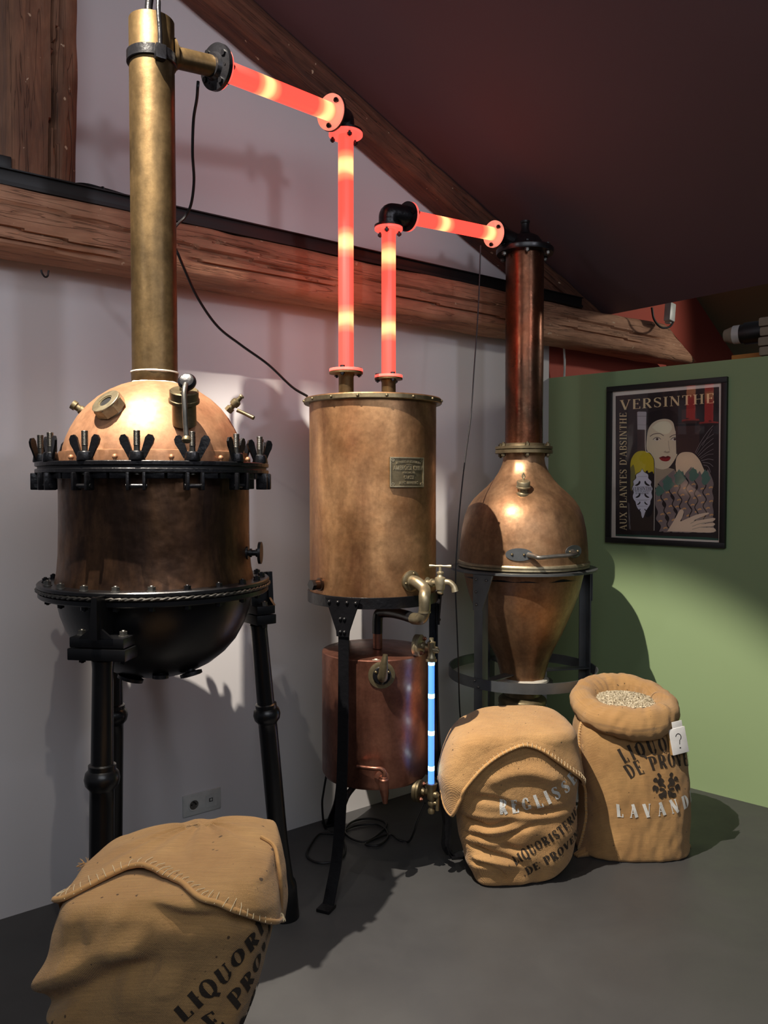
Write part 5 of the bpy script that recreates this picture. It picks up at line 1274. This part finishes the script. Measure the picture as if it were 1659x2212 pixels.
poly2('upper_lip', 'p_lip_dark', [(682, 1045), (730, 1025), (762, 1032), (790, 1022), (822, 1040), (780, 1052), (740, 1055)], 4, P_)
poly2('lower_lip', 'p_lip', [(682, 1045), (740, 1050), (780, 1049), (822, 1040), (805, 1075), (765, 1088), (715, 1078)], 4, P_)
# right dark bottle silhouette and pale shoulder
poly2('dark_bottle', 'p_brown', [(955, 470), (1130, 450), (1135, 628), (1170, 640), (1165, 900), (1120, 1000), (890, 1000), (880, 640), (955, 628)], 0, P_)
poly2('dark_hat', 'p_dark', [(880, 640), (1170, 632), (1165, 660), (880, 668)], 0, P_)
poly2('pale_shoulder', 'p_pink', [(880, 1120), (895, 1040), (940, 990), (1010, 975), (1090, 990), (1160, 1060), (1200, 1140), (1230, 1230), (1180, 1300), (1000, 1290), (900, 1230)], 5, P_)
rib('feather_line', 'p_grey', [([(1115, 985), (1180, 860), (1260, 740), (1330, 660)], 5), ([(1125, 1000), (1210, 860), (1334, 760)], 4), ([(1140, 1010), (1230, 900), (1334, 810)], 4), ([(1150, 1025), (1250, 930), (1334, 870)], 5), ([(1165, 1045), (1260, 980), (1334, 940)], 4),
    ([(1180, 1060), (1260, 1010), (1334, 1000)], 4), ([(1190, 1080), (1270, 1060), (1334, 1070)], 6), ([(1205, 1100), (1280, 1110), (1330, 1150)], 5), ([(1215, 1130), (1270, 1150), (1300, 1220)], 6), ([(1200, 900), (1260, 800), (1320, 700)], 4)], P_)
# artichoke like leaves: scalloped bands
for j in range(7):
    x0 = 640 + j * 100; pts = []
    top = [1360, 1260, 1180, 1200, 1150, 1200, 1180][j]
    L_ = []; R_ = []
    for i in range(9):
        y = top + 90 + i * 82 + j * 4; dx = (26 if i % 2 else -14) + (i - 2) * (18 if j < 3 else 10 if j < 5 else 2)
        L_.append((x0 - 20 + dx, y)); R_.append((x0 + 92 + dx, y - 14))
    pts = [(x0 + 30, top)] + R_ + L_[::-1]
    pts = [(min(max(x, 632), 1336), min(y, 1935)) for x, y in pts]
    poly2('scaled_leaf', 'p_leafgrey', pts, 3, P_)
    rib('leaf_edge', 'p_dark', [([(min(max(x, 634), 1334), min(y, 1930)) for x, y in L_], 12)], P_)
    rib('leaf_glint', 'p_orange', [([(min(x + 36, 1322), min(y + 30, 1925)), (min(x + 62, 1328), min(y + 18, 1920)), (min(x + 80, 1332), min(y + 26, 1925))], 16) for x, y in L_[1:8:1] if x > 620 and x < 1290 and y < 1880], P_)
for (x0, y0, w_, h_) in ((690, 1370, 110, 130), (790, 1250, 140, 190), (930, 1180, 140, 190), (1095, 1155, 120, 170), (1240, 1180, 110, 190)):
    poly2('teal_leaf_tip', 'p_teal', [(min(x0 + x * w_, 1334), y0 + y * h_) for x, y in ((-.05, 0), (.08, .12), (.28, .2), (.38, .42), (.55, .55), (.42, .72), (.1, .95), (-.2, 1.0), (-.42, .8), (-.38, .55), (-.48, .4), (-.25, .2))], 4, P_)
# hand
poly2('hand', 'p_hand', [(780, 1925), (840, 1830), (890, 1745), (930, 1672), (955, 1660), (978, 1690), (960, 1760), (935, 1805), (1000, 1780), (1130, 1725), (1262, 1700), (1274, 1716), (1170, 1760), (1100, 1800), (1334, 1762), (1334, 1800), (1180, 1840), (1334, 1822), (1334, 1858), (1180, 1880), (1334, 1880), (1334, 1936), (1000, 1930)], 3, P_)
rib('finger_line', 'p_shade', [([(1060, 1830), (1170, 1775), (1300, 1752)], 7), ([(1080, 1865), (1180, 1830), (1330, 1806)], 7), ([(1080, 1900), (1190, 1872), (1330, 1866)], 7)], P_)
# left bottle
poly2('bottle_body', 'p_bottle', [(345, 1915), (340, 1120), (352, 1050), (390, 990), (430, 960), (520, 960), (580, 990), (622, 1050), (632, 1120), (622, 1920)], 0, P_)
poly2('yellow_liquid', 'p_yellow', [(345, 1230), (342, 1110), (368, 1030), (420, 975), (490, 962), (560, 985), (612, 1050), (622, 1130), (618, 1240), (560, 1260), (400, 1250)], 5, P_)
poly2('olive_liquid', 'p_olive', [(345, 1160), (380, 1130), (400, 1260), (380, 1400), (345, 1420)], 4, P_)
poly2('bottle_neck', 'p_brown', [(425, 700), (520, 700), (522, 962), (425, 962)], 0, P_)
poly2('foil_cap', 'p_silver', [(422, 500), (436, 492), (528, 494), (534, 505), (528, 710), (426, 708)], 0, P_)
rib('cap_band', 'p_grey', [([(424, 548), (532, 548)], 8), ([(426, 650), (530, 652)], 4)], P_)
rib('bottle_glint', 'p_line', [([(520, 705), (524, 955), (575, 980), (618, 1040), (634, 1120), (630, 1500), (624, 1915)], 7)], P_)
poly2('dark_smudge', 'p_dark', [(520, 1210), (545, 1196), (560, 1225), (620, 1240), (612, 1640), (580, 1740), (520, 1740), (560, 1600), (590, 1450), (560, 1290)], 4, P_)
lp_ = [(482, 1178), (505, 1215), (552, 1245), (556, 1290), (592, 1330), (584, 1370), (606, 1412), (592, 1460), (602, 1510), (582, 1556), (576, 1600), (552, 1640), (520, 1690), (504, 1740), (488, 1766), (474, 1735), (466, 1690), (430, 1650), (412, 1612), (402, 1570), (380, 1540), (370, 1500), (382, 1455), (362, 1412), (382, 1365), (376, 1325), (410, 1290), (412, 1245), (460, 1215)]
poly2('label_edge', 'p_dark', [(485 + (x - 485) * 1.06, 1470 + (y - 1470) * 1.025) for x, y in lp_], 3, P_)
poly2('bottle_label', 'p_label', lp_, 3, P_)
for sx in (-1, 1):
    for (dy, k) in ((1355, 1.), (1500, .9), (1590, .65), (1668, .45)):
        poly2('label_slit', 'p_dark', [(485 + sx * (24 + x * k), dy + y * k) for x, y in ((0, -28), (14, -34), (26, -10), (50, 8), (66, 20), (44, 26), (18, 14), (2, -6))], 3, P_)
rib('label_rule', 'p_grey', [([(405, 1544), (568, 1544)], 3), ([(430, 1556), (540, 1556)], 3), ([(430, 1268), (540, 1268)], 3), ([(425, 1622), (545, 1622)], 3)], P_)
rib('side_strip', 'p_grey', [([(315, 1580), (330, 1900)], 5), ([(330, 1590), (338, 1890)], 3), ([(322, 1700), (345, 1905)], 4)], P_)
# lettering: poster pixels have y down
def ptext(name, text, m, x0, y0, x1, y1, h, tk=.15, th=.05, sp=.08, bend=0., serif=True):
    ss, wd = strokes(text, 1., sp, tk=tk, th=th, serif=serif); LAY[0] += 1; t_ = .0060 + LAY[0] * .00006
    dx, dy = x1 - x0, y1 - y0; L = math.hypot(dx, dy); ux, uy = dx / L, dy / L; k = L / wd; mb = MB()
    def fm(x, y, o):
        s = x * k; vv = y * h - bend * (x / wd - .5) ** 2 * 4
        if abs(uy) > .7: return zp(x0 + s * ux + (-vv) * 1., y0 + s * uy, t_)
        return zp(x0 + s * ux, y0 + s * uy - vv, t_)
    ribbons(mb, ss, fm); return mb.build(name, m, P_)
ptext('title_text', 'VERSINTHE', 'p_gold', 218, 475, 1345, 390, 118)
ptext('side_text', "AUX PLANTES D'ABSINTHE", 'p_gold', 298, 1912, 296, 505, 84)
ptext('label_text', 'VERSINTHE', 'p_dark', 368, 1432, 600, 1428, 42, bend=10)
ptext('label_text', 'AUX PLANTES', 'p_dark', 395, 1455, 572, 1453, 18)
ptext('label_text', "D'ABSINTHE", 'p_dark', 405, 1480, 562, 1478, 18)
m = NT('poster_glass'); nodes = m.n; gl = nodes.new('ShaderNodeBsdfGlossy'); gl.inputs['Roughness'].default_value = .02
tr = nodes.new('ShaderNodeBsdfTransparent'); fr_ = nodes.new('ShaderNodeFresnel'); fr_.inputs[0].default_value = 1.5; mx = nodes.new('ShaderNodeMixShader')
m.link(fr_.outputs[0], mx.inputs[0]); m.link(tr.outputs[0], mx.inputs[1]); m.link(gl.outputs[0], mx.inputs[2]); m.link(mx.outputs[0], nodes['Material Output'].inputs[0])
mb = MB(); mb.add([G(sl + .02, .0155, zbt + .02), G(sr - .02, .0155, zbt + .02), G(sr - .02, .0155, ztp - .02), G(sl + .02, .0155, ztp - .02)], [(0, 1, 2, 3)]); mb.build('glazing', 'poster_glass', pf)
